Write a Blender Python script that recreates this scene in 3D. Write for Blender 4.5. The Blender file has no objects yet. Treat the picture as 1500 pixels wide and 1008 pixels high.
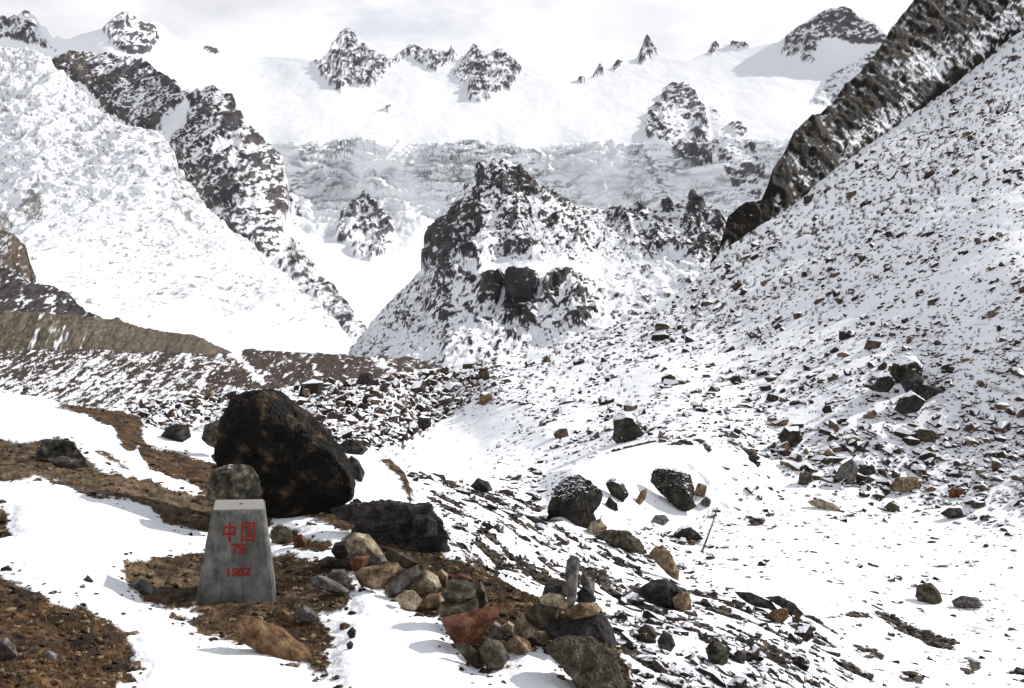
import bpy, bmesh, math
import numpy as np
from mathutils import Vector

# ------------------------------------------------------------------ camera, sky, sun, exposure
scene = bpy.context.scene
COL = scene.collection
F, CX, CY = 1472.0, 750.0, 504.0
PITCH = math.radians(-3.0)
CAM = np.array([0.0, 0.0, 2.9])
cd = bpy.data.cameras.new("camera")
cam = bpy.data.objects.new("camera", cd)
COL.objects.link(cam)
cam.location = CAM
cam.rotation_euler = (math.pi / 2 + PITCH, 0, 0)
cd.sensor_width = 36
cd.sensor_fit = 'HORIZONTAL'
cd.lens = 36 * F / 1500
cd.clip_start = 0.1
cd.clip_end = 30000
scene.camera = cam

SUN_AZ, SUN_EL = math.radians(60), math.radians(30.5)      # azimuth measured from +Y (view axis) towards +X
sun_dir = Vector((math.cos(SUN_EL) * math.sin(SUN_AZ), math.cos(SUN_EL) * math.cos(SUN_AZ), math.sin(SUN_EL)))
sd = bpy.data.lights.new("sun", 'SUN')
sd.energy = 5.0
sd.angle = math.radians(0.9)
sd.color = (1.0, 0.97, 0.935)
sun = bpy.data.objects.new("sun", sd)
COL.objects.link(sun)
sun.rotation_euler = (-sun_dir).to_track_quat('-Z', 'Y').to_euler()

world = bpy.data.worlds.new("World")
scene.world = world
world.use_nodes = True
wn, wl = world.node_tree.nodes, world.node_tree.links
wn.clear()
w_out = wn.new('ShaderNodeOutputWorld')
w_bg = wn.new('ShaderNodeBackground')
w_bg.inputs['Strength'].default_value = 0.108
sky = wn.new('ShaderNodeTexSky')
sky.sky_type = 'NISHITA'
sky.sun_disc = False
sky.sun_elevation = SUN_EL
sky.sun_rotation = SUN_AZ
sky.altitude = 4500
w_tc = wn.new('ShaderNodeTexCoord')
# a flat cloud deck seen from below: direction divided by height, so clouds crowd together towards the horizon
w_sep = wn.new('ShaderNodeSeparateXYZ')
wl.new(w_tc.outputs['Generated'], w_sep.inputs['Vector'])
w_h = wn.new('ShaderNodeMath')
w_h.operation = 'ADD'
w_h.inputs[1].default_value = 0.22
wl.new(w_sep.outputs['Z'], w_h.inputs[0])
w_div = wn.new('ShaderNodeVectorMath')
w_div.operation = 'DIVIDE'
w_cmb = wn.new('ShaderNodeCombineXYZ')
for k in ('X', 'Y', 'Z'):
    wl.new(w_h.outputs[0], w_cmb.inputs[k])
wl.new(w_tc.outputs['Generated'], w_div.inputs[0])
wl.new(w_cmb.outputs['Vector'], w_div.inputs[1])
w_n1 = wn.new('ShaderNodeTexNoise')
w_n1.inputs['Scale'].default_value = 1.5
w_n1.inputs['Detail'].default_value = 8
w_n1.inputs['Roughness'].default_value = 0.58
w_thick = wn.new('ShaderNodeMath')             # longer path through the deck near the horizon
w_thick.operation = 'MULTIPLY_ADD'
w_thick.inputs[1].default_value = -0.36
wl.new(w_sep.outputs['Z'], w_thick.inputs[0])
wl.new(w_n1.outputs['Fac'], w_thick.inputs[2])
w_r1 = wn.new('ShaderNodeValToRGB')            # how much cloud covers the blue
w_r1.color_ramp.elements[0].position = 0.08
w_r1.color_ramp.elements[0].color = (0.12, 0.12, 0.12, 1)
w_r1.color_ramp.elements[1].position = 0.33
w_n2 = wn.new('ShaderNodeTexNoise')
w_n2.inputs['Scale'].default_value = 2.2
w_n2.inputs['Detail'].default_value = 7
w_r2 = wn.new('ShaderNodeValToRGB')            # thick grey cloud to thin bright cloud
w_r2.color_ramp.elements[0].position = 0.38
w_r2.color_ramp.elements[0].color = (7.0, 7.1, 7.6, 1)
w_r2.color_ramp.elements[1].position = 0.60
w_r2.color_ramp.elements[1].color = (10.2, 10.2, 10.3, 1)
w_mix = wn.new('ShaderNodeMix')
w_mix.data_type = 'RGBA'
wl.new(w_div.outputs['Vector'], w_n1.inputs['Vector'])
wl.new(w_div.outputs['Vector'], w_n2.inputs['Vector'])
wl.new(w_thick.outputs[0], w_r1.inputs['Fac'])
wl.new(w_n2.outputs['Fac'], w_r2.inputs['Fac'])
wl.new(w_r1.outputs['Color'], w_mix.inputs['Factor'])
wl.new(sky.outputs['Color'], w_mix.inputs['A'])
wl.new(w_r2.outputs['Color'], w_mix.inputs['B'])
wl.new(w_mix.outputs['Result'], w_bg.inputs['Color'])
wl.new(w_bg.outputs['Background'], w_out.inputs['Surface'])

scene.view_settings.view_transform = 'Standard'
scene.view_settings.look = 'None'
scene.view_settings.exposure = 0.06
scene.view_settings.gamma = 1.0

# ------------------------------------------------------------------ numeric helpers
rng = np.random.default_rng(11)
FWD = np.array([0, math.cos(PITCH), math.sin(PITCH)])
UP = np.array([0, -math.sin(PITCH), math.cos(PITCH)])
RIGHT = np.array([1.0, 0, 0])


def at(px, py, t):
    """world point at axial distance t along the sight line of a photo point"""
    px, py, t = np.broadcast_arrays(np.asarray(px, float), np.asarray(py, float), np.asarray(t, float))
    dx, dy = (px - CX) / F, (CY - py) / F
    return CAM + t[..., None] * (dx[..., None] * RIGHT + dy[..., None] * UP + FWD)


def _hash(ix, iy, iz, seed):
    h = (ix.astype(np.int64) * 374761393 + iy.astype(np.int64) * 668265263 + iz.astype(np.int64) * 2147483647 + seed * 974711) & 0xFFFFFFFF
    h = ((h ^ (h >> 13)) * 1274126177) & 0xFFFFFFFF
    h = ((h ^ (h >> 16)) * 2246822519) & 0xFFFFFFFF
    return ((h ^ (h >> 15)) & 0xFFFF) / 32767.5 - 1.0


def vnoise(P, seed=0):
    """smooth value noise, about -1..1"""
    i = np.floor(P).astype(np.int64)
    f = P - i
    f = f * f * f * (f * (f * 6 - 15) + 10)
    r = 0
    for a in (0, 1):
        wa = f[..., 0] if a else 1 - f[..., 0]
        for b in (0, 1):
            wb = f[..., 1] if b else 1 - f[..., 1]
            for c in (0, 1):
                wc = f[..., 2] if c else 1 - f[..., 2]
                r = r + wa * wb * wc * _hash(i[..., 0] + a, i[..., 1] + b, i[..., 2] + c, seed)
    return r


ROT = np.array([[0.36, 0.48, -0.8], [-0.8, 0.6, 0.0], [0.48, 0.64, 0.6]])


def fbm(P, octv=5, gain=0.5, seed=0, ridged=False):
    r, amp, tot, Q = 0, 1.0, 0, np.asarray(P, float)
    for k in range(octv):
        n = vnoise(Q, seed + k * 17)
        if ridged:
            n = 1 - 2 * np.abs(n)
        r = r + amp * n
        tot += amp
        amp *= gain
        Q = (Q @ ROT.T) * 2.03 + 5.7
    return r / tot


def sstep(a, b, x):
    t = np.clip((x - a) / (b - a), 0, 1)
    return t * t * (3 - 2 * t)


def sdf(px, py, poly):
    """signed distance in photo units, negative inside"""
    p = np.asarray(poly, float)
    x0, y0, x1, y1 = p[:, 0].min(), p[:, 1].min(), p[:, 0].max(), p[:, 1].max()
    out = np.full(px.shape, 60.0)
    m = (px > x0 - 60) & (px < x1 + 60) & (py > y0 - 60) & (py < y1 + 60)
    if not m.any():
        return out
    X, Y = px[m], py[m]
    d = np.full(X.shape, 1e9)
    ins = np.zeros(X.shape, bool)
    n = len(p)
    for k in range(n):
        a, b = p[k], p[(k + 1) % n]
        e = b - a
        L = e @ e
        if L < 1e-9:
            continue
        s = np.clip(((X - a[0]) * e[0] + (Y - a[1]) * e[1]) / L, 0, 1)
        d = np.minimum(d, (X - a[0] - s * e[0]) ** 2 + (Y - a[1] - s * e[1]) ** 2)
        if a[1] != b[1]:
            c = ((a[1] > Y) != (b[1] > Y)) & (X < e[0] * (Y - a[1]) / e[1] + a[0])
            ins ^= c
    d = np.sqrt(d)
    out[m] = np.where(ins, -d, d)
    return np.clip(out, -60, 60)


class Depth:
    """smooth distance field through control points (thin plate in inverse distance, so flats stay flat)"""
    def __init__(self, pts):
        p = np.asarray(pts, float)
        self.c = p[:, :2] / 500.0
        n = len(p)
        A = np.zeros((n + 3, n + 3))
        A[:n, :n] = self.k(self.c, self.c) + np.eye(n) * 1e-4
        A[:n, n] = 1
        A[:n, n + 1:] = self.c
        A[n:, :n] = A[:n, n:].T
        b = np.zeros(n + 3)
        self.s = np.median(p[:, 2])
        b[:n] = self.s / p[:, 2]
        self.w = np.linalg.solve(A, b)
        self.lim = (p[:, 2].min() * 0.75, p[:, 2].max() * 1.4)

    @staticmethod
    def k(a, b):
        r2 = ((a[:, None, :] - b[None, :, :]) ** 2).sum(-1)
        return 0.5 * r2 * np.log(r2 + 1e-12)

    def __call__(self, px, py):
        px, py = np.broadcast_arrays(np.asarray(px, float), np.asarray(py, float))
        q = np.stack([px.ravel(), py.ravel()], -1) / 500.0
        n = len(self.c)
        v = np.empty(len(q))
        for s in range(0, len(q), 40000):
            qq = q[s:s + 40000]
            v[s:s + 40000] = self.k(qq, self.c) @ self.w[:n] + self.w[n] + qq @ self.w[n + 1:]
        d = self.s / np.maximum(v, 1e-3)
        return np.clip(d, *self.lim).reshape(px.shape)


def curve(pts):
    p = np.asarray(pts, float)
    return lambda x: np.interp(x, p[:, 0], p[:, 1])


def normals(P):
    du = np.gradient(P, axis=1)
    dv = np.gradient(P, axis=0)
    n = np.cross(du, dv)
    n /= np.linalg.norm(n, axis=-1, keepdims=True) + 1e-12
    flip = (n * (CAM - P)).sum(-1) < 0
    n[flip] *= -1
    return n


def lattice(px0, px1, du, top, bottom, dv, depth):
    """rows run from the bottom curve to the top curve"""
    u = np.arange(px0, px1 + du, du)
    tp, bt = curve(top)(u), curve(bottom)(u)
    nv = int(max(bt - tp) / dv) + 2
    w = np.linspace(0, 1, nv)[:, None]
    U = np.repeat(u[None, :], nv, 0)
    V = bt[None, :] * (1 - w) + tp[None, :] * w
    T = depth(U, V)
    return U, V, T, at(U, V, T)


def uniform_rank(x):
    r = np.empty(x.size)
    r[np.argsort(x.ravel(), kind='stable')] = np.linspace(0, 1, x.size)
    return r.reshape(x.shape)


def mesh_from(name, verts, faces, mat, smooth=True, **attrs):
    """faces: (n,3) or (n,4) int array; attrs: float (N,) or colour (N,3) per vertex"""
    me = bpy.data.meshes.new(name)
    faces = np.asarray(faces)
    k = faces.shape[1]
    me.vertices.add(len(verts))
    me.vertices.foreach_set('co', np.ascontiguousarray(verts, np.float32).ravel())
    me.loops.add(faces.size)
    me.loops.foreach_set('vertex_index', faces.astype(np.int32).ravel())
    me.polygons.add(len(faces))
    me.polygons.foreach_set('loop_start', np.arange(0, faces.size, k, dtype=np.int32))
    me.polygons.foreach_set('use_smooth', np.full(len(faces), smooth))
    for a, val in attrs.items():
        if val.ndim == 2:
            at_ = me.attributes.new(a, 'FLOAT_COLOR', 'POINT')
            c4 = np.ones((len(val), 4), np.float32)
            c4[:, :3] = val
            at_.data.foreach_set('color', c4.ravel())
        else:
            at_ = me.attributes.new(a, 'FLOAT', 'POINT')
            at_.data.foreach_set('value', val.astype(np.float32))
    me.update(calc_edges=True)
    me.validate()
    if mat:
        me.materials.append(mat)
    return me


def link(name, me, label=None, category=None, group=None, kind=None, parent=None, loc=None):
    o = bpy.data.objects.new(name, me)
    COL.objects.link(o)
    if label:
        o['label'] = label
    if category:
        o['category'] = category
    if group:
        o['group'] = group
    if kind:
        o['kind'] = kind
    if parent:
        o.parent = parent
    if loc is not None:
        o.location = loc
    return o


def sheet(name, P, col, mat, label, fold=((0.5, 0.2), (1.5, 1.5), (4, 6)), unit=1.0):
    """link a lattice as terrain; behind its upper edge the ground goes on, away and down"""
    away = P[-1] - CAM
    away[:, 2] = 0
    away /= np.linalg.norm(away, axis=1, keepdims=True)
    rows, cols = [P], [col]
    top = P[-1]
    for a, d in fold:
        rows.append((top + away * a * unit - np.array([0, 0, d * unit]))[None])
        cols.append(col[-1:])
    P = np.concatenate(rows)
    col = np.concatenate(cols)
    nv, nu = P.shape[:2]
    idx = np.arange(nv * nu).reshape(nv, nu)
    f = np.stack([idx[:-1, :-1], idx[:-1, 1:], idx[1:, 1:], idx[1:, :-1]], -1).reshape(-1, 4)
    me = mesh_from(name, P.reshape(-1, 3), f, mat, True, col=col.reshape(-1, 3))
    return link(name, me, label=label, kind='structure')


# ------------------------------------------------------------------ materials
def new_mat(name):
    m = bpy.data.materials.new(name)
    m.use_nodes = True
    nt = m.node_tree
    b = nt.nodes['Principled BSDF']
    b.inputs['Roughness'].default_value = 0.9
    b.inputs['Specular IOR Level'].default_value = 0.15
    return m, nt, nt.nodes, nt.links, b


def noise_node(N, L, scale, detail=5, rough=0.6, vec=None):
    n = N.new('ShaderNodeTexNoise')
    n.inputs['Scale'].default_value = scale
    n.inputs['Detail'].default_value = detail
    n.inputs['Roughness'].default_value = rough
    if vec is None:
        g = N.new('ShaderNodeNewGeometry')
        vec = g.outputs['Position']
    L.new(vec, n.inputs['Vector'])
    return n


def math_node(N, L, op, a, b=None, clamp=False):
    n = N.new('ShaderNodeMath')
    n.operation = op
    n.use_clamp = clamp
    for i, v in enumerate((a, b)):
        if v is None:
            continue
        if isinstance(v, (int, float)):
            n.inputs[i].default_value = v
        else:
            L.new(v, n.inputs[i])
    return n.outputs[0]


def terrain_mat(name, scale, bump, bump_dist, var=0.35):
    """albedo from the surface's own cover (snow, ice, rock, soil), broken up by grain and relief"""
    m, nt, N, L, b = new_mat(name)
    a = N.new('ShaderNodeAttribute')
    a.attribute_name = 'col'
    n = noise_node(N, L, scale, 6, 0.65)
    mr = N.new('ShaderNodeMapRange')
    mr.inputs['From Min'].default_value = 0.3
    mr.inputs['From Max'].default_value = 0.7
    mr.inputs['To Min'].default_value = 1 - var
    mr.inputs['To Max'].default_value = 1 + var
    L.new(n.outputs['Fac'], mr.inputs['Value'])
    # grain shows on bare ground; snow stays even
    sep = N.new('ShaderNodeSeparateColor')
    L.new(a.outputs['Color'], sep.inputs['Color'])
    k = math_node(N, L, 'MULTIPLY', sep.outputs[0], 1.6, True)
    mixf = N.new('ShaderNodeMix')
    mixf.data_type = 'FLOAT'
    L.new(k, mixf.inputs['Factor'])
    L.new(mr.outputs['Result'], mixf.inputs['A'])
    mixf.inputs['B'].default_value = 1.0
    mul = N.new('ShaderNodeVectorMath')
    mul.operation = 'SCALE'
    L.new(a.outputs['Color'], mul.inputs[0])
    L.new(mixf.outputs['Result'], mul.inputs['Scale'])
    L.new(mul.outputs['Vector'], b.inputs['Base Color'])
    bp = N.new('ShaderNodeBump')
    bp.inputs['Strength'].default_value = bump
    bp.inputs['Distance'].default_value = bump_dist
    L.new(n.outputs['Fac'], bp.inputs['Height'])
    L.new(bp.outputs['Normal'], b.inputs['Normal'])
    return m


def rock_mat(name, dark, mid, light, scale=6.0, snow=None, bump=0.5, bd=0.02, lo=0.36, hi=0.66, attr=None, snow_scale=None):
    """mottled stone; snow = threshold on the upward facing, where a cap of snow lies"""
    m, nt, N, L, b = new_mat(name)
    g = N.new('ShaderNodeNewGeometry')
    n = noise_node(N, L, scale, 7, 0.62, g.outputs['Position'])
    n2 = noise_node(N, L, scale * 5.3, 4, 0.7, g.outputs['Position'])
    fac = n.outputs['Fac']
    if attr == 'object':
        oi = N.new('ShaderNodeObjectInfo')
        r = math_node(N, L, 'MULTIPLY_ADD', oi.outputs['Random'], 0.34)
        r.node.inputs[2].default_value = -0.17
        fac = math_node(N, L, 'ADD', fac, r)
    elif attr:
        an = N.new('ShaderNodeAttribute')
        an.attribute_name = attr
        r = math_node(N, L, 'MULTIPLY_ADD', an.outputs['Fac'], 0.34)
        r.node.inputs[2].default_value = -0.17
        fac = math_node(N, L, 'ADD', fac, r)
    cr = N.new('ShaderNodeValToRGB')
    e = cr.color_ramp.elements
    e[0].position, e[0].color = lo, (*dark, 1)
    e[1].position, e[1].color = hi, (*light, 1)
    mm = e.new((lo + hi) / 2)
    mm.color = (*mid, 1)
    L.new(fac, cr.inputs['Fac'])
    sp = N.new('ShaderNodeMapRange')
    sp.inputs['From Min'].default_value, sp.inputs['From Max'].default_value = 0.3, 0.7
    sp.inputs['To Min'].default_value, sp.inputs['To Max'].default_value = 0.45, 1.5
    L.new(n2.outputs['Fac'], sp.inputs['Value'])
    sc = N.new('ShaderNodeVectorMath')
    sc.operation = 'SCALE'
    L.new(cr.outputs['Color'], sc.inputs[0])
    L.new(sp.outputs['Result'], sc.inputs['Scale'])
    colour = sc.outputs['Vector']
    if snow is not None:
        sx = N.new('ShaderNodeSeparateXYZ')
        L.new(g.outputs['Normal'], sx.inputs['Vector'])
        n3 = noise_node(N, L, snow_scale or scale * 1.6, 4, 0.6, g.outputs['Position'])
        h = math_node(N, L, 'MULTIPLY_ADD', n3.outputs['Fac'], 0.9)
        L.new(sx.outputs['Z'], h.node.inputs[2])
        mr = N.new('ShaderNodeMapRange')
        mr.interpolation_type = 'SMOOTHSTEP'
        mr.inputs['From Min'].default_value = snow + 0.40
        mr.inputs['From Max'].default_value = snow + 0.50
        L.new(h, mr.inputs['Value'])
        mx = N.new('ShaderNodeMix')
        mx.data_type = 'RGBA'
        L.new(mr.outputs['Result'], mx.inputs['Factor'])
        L.new(colour, mx.inputs['A'])
        mx.inputs['B'].default_value = (0.84, 0.85, 0.88, 1)
        colour = mx.outputs['Result']
    L.new(colour, b.inputs['Base Color'])
    bp = N.new('ShaderNodeBump')
    bp.inputs['Strength'].default_value = bump
    bp.inputs['Distance'].default_value = bd
    ad = math_node(N, L, 'MULTIPLY_ADD', n2.outputs['Fac'], 0.5)
    L.new(n.outputs['Fac'], ad.node.inputs[2])
    L.new(ad, bp.inputs['Height'])
    L.new(bp.outputs['Normal'], b.inputs['Normal'])
    return m


SNOW = np.array([0.86, 0.87, 0.89])
M_far = terrain_mat('far_mountain_cover', 0.05, 0.5, 4.0, 0.4)
M_mid = terrain_mat('mid_mountain_cover', 0.35, 0.5, 0.6, 0.4)
M_slope = terrain_mat('slope_cover', 3.0, 0.35, 0.06, 0.4)
M_near = terrain_mat('near_ground_cover', 22.0, 0.35, 0.02, 0.6)


def mixc(a, b, f):
    return a * (1 - f[..., None]) + b * f[..., None]


def palette(u, *cols):
    """colour along a list of stops, u in 0..1"""
    c = np.asarray(cols, float)
    x = np.clip(u, 0, 1) * (len(c) - 1)
    i = np.minimum(x.astype(int), len(c) - 2)
    f = (x - i)[..., None]
    return c[i] * (1 - f) + c[i + 1] * f


def density(U, V, base, polys, wob):
    d = np.full(U.shape, float(base))
    for poly, val, feather in polys:
        s = sdf(U, V, poly) + wob * feather * 0.9
        f = sstep(feather, -feather, s)
        d = d * (1 - f) + val * f
    return d

ISO = np.array([1.0, 0.35, 1.0])      # far surfaces recede steeply: keep their grain even along the slope


# ------------------------------------------------------------------ far range: headwall, peaks and icefall
def ledges(Q, a, b_, seed):
    """snow-catching ledges and cracks: long along the bedding, short across it, broken by joints"""
    x, y, z = Q[..., 0], Q[..., 1], Q[..., 2]
    bed = fbm(np.stack([(x * 0.9 + 0.45 * z) / (a * 3.2), y / (a * 3), (z * 0.9 - 0.45 * x) / a], -1), 4, 0.6, seed)
    joint = fbm(np.stack([(x + 0.3 * z) / a, y / (a * 3), z / (a * 3.4)], -1), 3, 0.6, seed + 400)
    return 0.6 * bed + 0.45 * joint + 0.55 * fbm(Q / b_, 3, 0.6, seed + 800)


def crevasses(Q, w, seed):
    """thin dark cracks along the zero lines of a warped field"""
    n = fbm(Q, 3, 0.5, seed)
    return np.exp(-(n / w) ** 2)


def headwall():
    ridge = [(-120, 40), (-60, 45), (0, 30), (20, 26), (45, 18), (60, 32), (78, 52), (100, 58), (120, 50), (150, 42), (165, 28), (185, 20), (200, 30),
             (215, 34), (228, 33), (240, 38), (252, 52), (280, 66), (300, 71), (312, 74), (320, 80), (400, 82), (440, 84), (463, 88), (478, 84),
             (490, 62), (500, 50), (510, 42), (525, 58), (540, 64), (552, 78), (575, 83), (590, 78), (600, 69), (620, 74), (632, 73), (640, 80),
             (655, 76), (662, 67), (668, 77), (680, 84), (692, 70), (705, 73), (718, 80), (733, 70), (745, 78), (755, 93), (766, 102), (790, 113),
             (825, 124), (845, 117), (855, 117), (868, 112), (879, 96), (886, 105), (905, 93), (932, 86), (940, 68), (947, 55), (955, 66), (966, 78), (985, 85),
             (1010, 88), (1035, 78), (1046, 62), (1053, 70), (1070, 64), (1085, 63), (1098, 70), (1140, 62), (1150, 55), (1165, 43), (1190, 24),
             (1215, 13), (1240, 13), (1262, 24), (1282, 37), (1300, 52), (1330, 40), (1400, 20), (1460, 40)]
    x = np.arange(-120, 1461, 1.5)
    y = curve(ridge)(x)
    amp = np.zeros(len(x))
    for a0, a1, k in ((-60, 88, 9), (148, 236, 10), (463, 668, 8), (672, 766, 8), (862, 910, 5), (934, 966, 6), (1036, 1098, 5), (1145, 1300, 8)):
        amp = np.maximum(amp, k * sstep(a0, a0 + 8, x) * sstep(a1, a1 - 8, x))
    J = np.stack([x / 15.0, 0 * x + 2.3, 0 * x], -1)
    y = y + amp * (fbm(J, 5, 0.62, 91, True) * -0.9 + 0.25)
    ridge = list(zip(x, y))
    bottom = [(-120, 480), (300, 520), (560, 545), (700, 545), (1100, 430), (1460, 300)]
    ctl = [(-100, 60, 2900), (40, 40, 2700), (190, 50, 2650), (250, 105, 2750), (100, 200, 2500), (260, 200, 2420), (0, 400, 2000), (300, 420, 1700), (1440, 30, 2900), (1220, 20, 3350), (1240, 90, 3150), (1290, 150, 2800), (1300, 250, 2150), (1440, 250, 2150), (540, 505, 950), (620, 490, 1050)]
    for x in range(340, 1181, 105):
        e = max(0, (x - 900) / 300.0)
        ctl += [(x, 95, 3300 - 120 * e), (x, 150, 2880 - 100 * e), (x, 212, 2440 - 110 * e), (x, 255, 2345 - 110 * e), (x, 300, 2262 - 110 * e), (x, 345, 2090 - 110 * e), (x, 400, 1600 - 100 * e)]
    dep = Depth(ctl)
    U, V, T, P = lattice(-120, 1440, 1.9, ridge, bottom, 1.8, dep)
    s = 2600 / F                                  # metres per photo unit at this range
    Q = P / s * ISO
    wob = fbm(Q / 22, 4, 0.55, 3)
    peaks = [([(463, 90), (480, 90), (488, 60), (510, 40), (525, 58), (555, 80), (575, 85), (600, 68), (632, 72), (655, 78), (662, 66), (670, 82), (650, 96), (640, 103),
               (620, 95), (600, 84), (580, 92), (565, 106), (545, 126), (530, 127), (515, 121), (500, 133), (490, 130), (475, 114), (465, 100)], 0.62, 5),
             ([(662, 110), (680, 90), (692, 68), (718, 80), (733, 68), (755, 92), (766, 102), (758, 118), (745, 131), (735, 131), (725, 141), (705, 150), (690, 146),
               (685, 136), (690, 120), (675, 122)], 0.68, 5),
             ([(-40, 30), (40, 16), (50, 36), (62, 48), (72, 60), (84, 76), (60, 70), (35, 62), (12, 52), (-30, 60)], 0.42, 7),
             ([(148, 46), (165, 28), (185, 20), (210, 34), (228, 34), (232, 55), (216, 76), (200, 83), (185, 76), (165, 66)], 0.48, 8),
             ([(296, 70), (310, 72), (318, 80), (306, 77)], 0.9, 2),
             ([(845, 118), (853, 114), (858, 120), (850, 121)], 0.8, 2), ([(866, 114), (879, 94), (886, 104), (874, 113)], 0.7, 2),
             ([(895, 100), (906, 92), (912, 92), (900, 103)], 0.6, 2),
             ([(934, 90), (947, 54), (966, 79), (955, 80), (943, 92)], 0.72, 3), ([(1036, 80), (1046, 62), (1054, 68), (1044, 80)], 0.75, 2.5),
             ([(1070, 66), (1098, 62), (1098, 70), (1082, 71)], 0.75, 2.5),
             ([(1145, 80), (1150, 55), (1165, 43), (1215, 12), (1240, 12), (1265, 25), (1300, 52), (1296, 64), (1275, 66), (1250, 62), (1215, 55), (1196, 60), (1194, 85),
               (1184, 94), (1165, 82)], 0.55, 5),
             ([(1190, 152), (1205, 122), (1232, 102), (1262, 84), (1330, 50), (1330, 110), (1250, 140), (1215, 160)], 0.4, 7),
             ([(945, 190), (952, 163), (968, 146), (980, 126), (998, 120), (1012, 130), (1022, 144), (1034, 165), (1040, 200), (1046, 228), (1040, 244), (1020, 243), (1000, 236),
               (986, 220), (975, 205), (950, 202)], 0.74, 4),
             ([(968, 168), (1002, 150), (1016, 182), (1012, 216), (990, 206), (975, 192)], 0.34, 8),
             ([(1036, 150), (1060, 160), (1092, 188), (1112, 220), (1128, 262), (1112, 310), (1080, 296), (1060, 262), (1046, 232)], 0.24, 10),
             ([(1072, 184), (1082, 180), (1096, 190), (1094, 200), (1078, 202)], 0.72, 4),
             ([(490, 347), (500, 320), (515, 300), (535, 281), (555, 300), (570, 322), (578, 345), (575, 366), (545, 383), (520, 378), (514, 364)], 0.62, 6),
             ([(395, 300), (430, 280), (445, 320), (430, 350), (400, 360)], 0.3, 8),
             ([(565, 160), (572, 158), (570, 164)], 0.9, 2)]
    d = density(U, V, 0.0, peaks, wob)
    # crags stand out of the snow
    crag = sstep(0.1, 0.55, d)
    Qa = Q * np.array([1.0, 0.8, 0.55])
    rough = fbm(Qa / 17, 6, 0.62, 9, True)
    n0 = normals(P)
    fine = fbm(Q / 30, 5, 0.5, 31)
    # icefall: long lips and crevasses that follow the contour
    ice_zone = sstep(205, 217, V + 9 * wob + 5 * np.sin(U / 70.0) * np.cos(U / 41.0)) * sstep(372, 300, V - 8 * wob) * sstep(395, 430, U)
    flow = Q.copy()
    flow[..., 2] *= 3.4
    flow = flow + 30 * np.stack([fbm(Q / 70, 2, 0.5, 44), fbm(Q / 70, 2, 0.5, 45), 2.2 * fbm(Q / 60, 3, 0.5, 46)], -1)
    lips = fbm(flow * np.array([0.6, 1, 1]) / 46, 5, 0.55, 51, True)
    crev = fbm(flow * np.array([1, 1, 1.9]) / 19, 3, 0.55, 61, True)
    disp = crag * (3.5 + 7.5 * rough) + (1 - crag) * fine * 1.5 + ice_zone * (1 - crag) * (9.0 * lips + 3.5 * crev)
    P = P + n0 * (disp * s)[..., None]
    n = normals(P)
    steep = 1 - n[..., 2]
    u = uniform_rank(np.where(crag > 0.1, 1.3 * ledges(Q, 4.5, 4.0, 21) + 1.1 * (steep - 0.4) + 0.35 * rough, -9))
    lo = np.mean(crag <= 0.1)
    u = (u - lo) / max(1 - lo, 1e-6)
    rock = sstep(-0.06, 0.06, d - (1 - u)) * (d > 0.02)
    rc = palette(0.5 + 0.6 * fbm(Q / 9, 3, 0.5, 71), (0.040, 0.038, 0.045), (0.075, 0.070, 0.082), (0.14, 0.125, 0.125))
    ice = ice_zone * sstep(-0.05, 0.5, -lips) * 0.8 + ice_zone * sstep(0.0, 0.6, -crev) * 0.5
    for poly, val, fe in (([(438, 262), (460, 256), (505, 254), (522, 268), (515, 288), (490, 296), (450, 290)], 0.9, 6),
                          ([(600, 236), (640, 228), (690, 232), (700, 240), (650, 246)], 0.8, 6), ([(500, 330), (512, 300), (540, 276), (530, 300), (510, 330), (500, 352)], 0.9, 4),
                          ([(780, 228), (830, 232), (870, 252), (850, 276), (810, 262)], 0.7, 10), ([(560, 300), (590, 320), (600, 356), (585, 372), (576, 330)], 0.6, 6),
                          ([(860, 270), (960, 250), (1040, 262), (1060, 280), (960, 276), (880, 290)], 0.5, 10)):
        f = sstep(fe, -fe, sdf(U, V, poly) + wob * fe)
        ice = np.maximum(ice, f * val * (0.55 + 0.45 * sstep(-0.3, 0.4, -crev)))
    cz = ice_zone * (1 - crag) * sstep(-0.25, 0.25, fbm(Q / 60, 3, 0.5, 85))
    ck = cz * np.maximum(crevasses(flow * np.array([0.8, 1, 1.3]) / 34, 0.05, 86), crevasses(flow * np.array([0.35, 1, 2.0]) / 24, 0.07, 87))
    ice = np.maximum(ice, np.clip(ck, 0, 1) * 1.0)
    icec = palette(0.5 + 0.8 * fbm(flow / 12, 3, 0.55, 81), (0.20, 0.26, 0.26), (0.33, 0.40, 0.40), (0.50, 0.56, 0.57))
    col = mixc(np.broadcast_to(SNOW, P.shape), icec, np.clip(ice, 0, 1))
    col = mixc(col, np.array([0.14, 0.17, 0.18]), np.clip(ck * 0.85, 0, 1))
    col = mixc(col, rc, rock)
    o = sheet('mountain_headwall', P, col, M_far, 'snowy mountain headwall with icefall and jagged ridge peaks', ((40, 20), (160, 200), (500, 700)))
    return o, dep


headwall()


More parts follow.
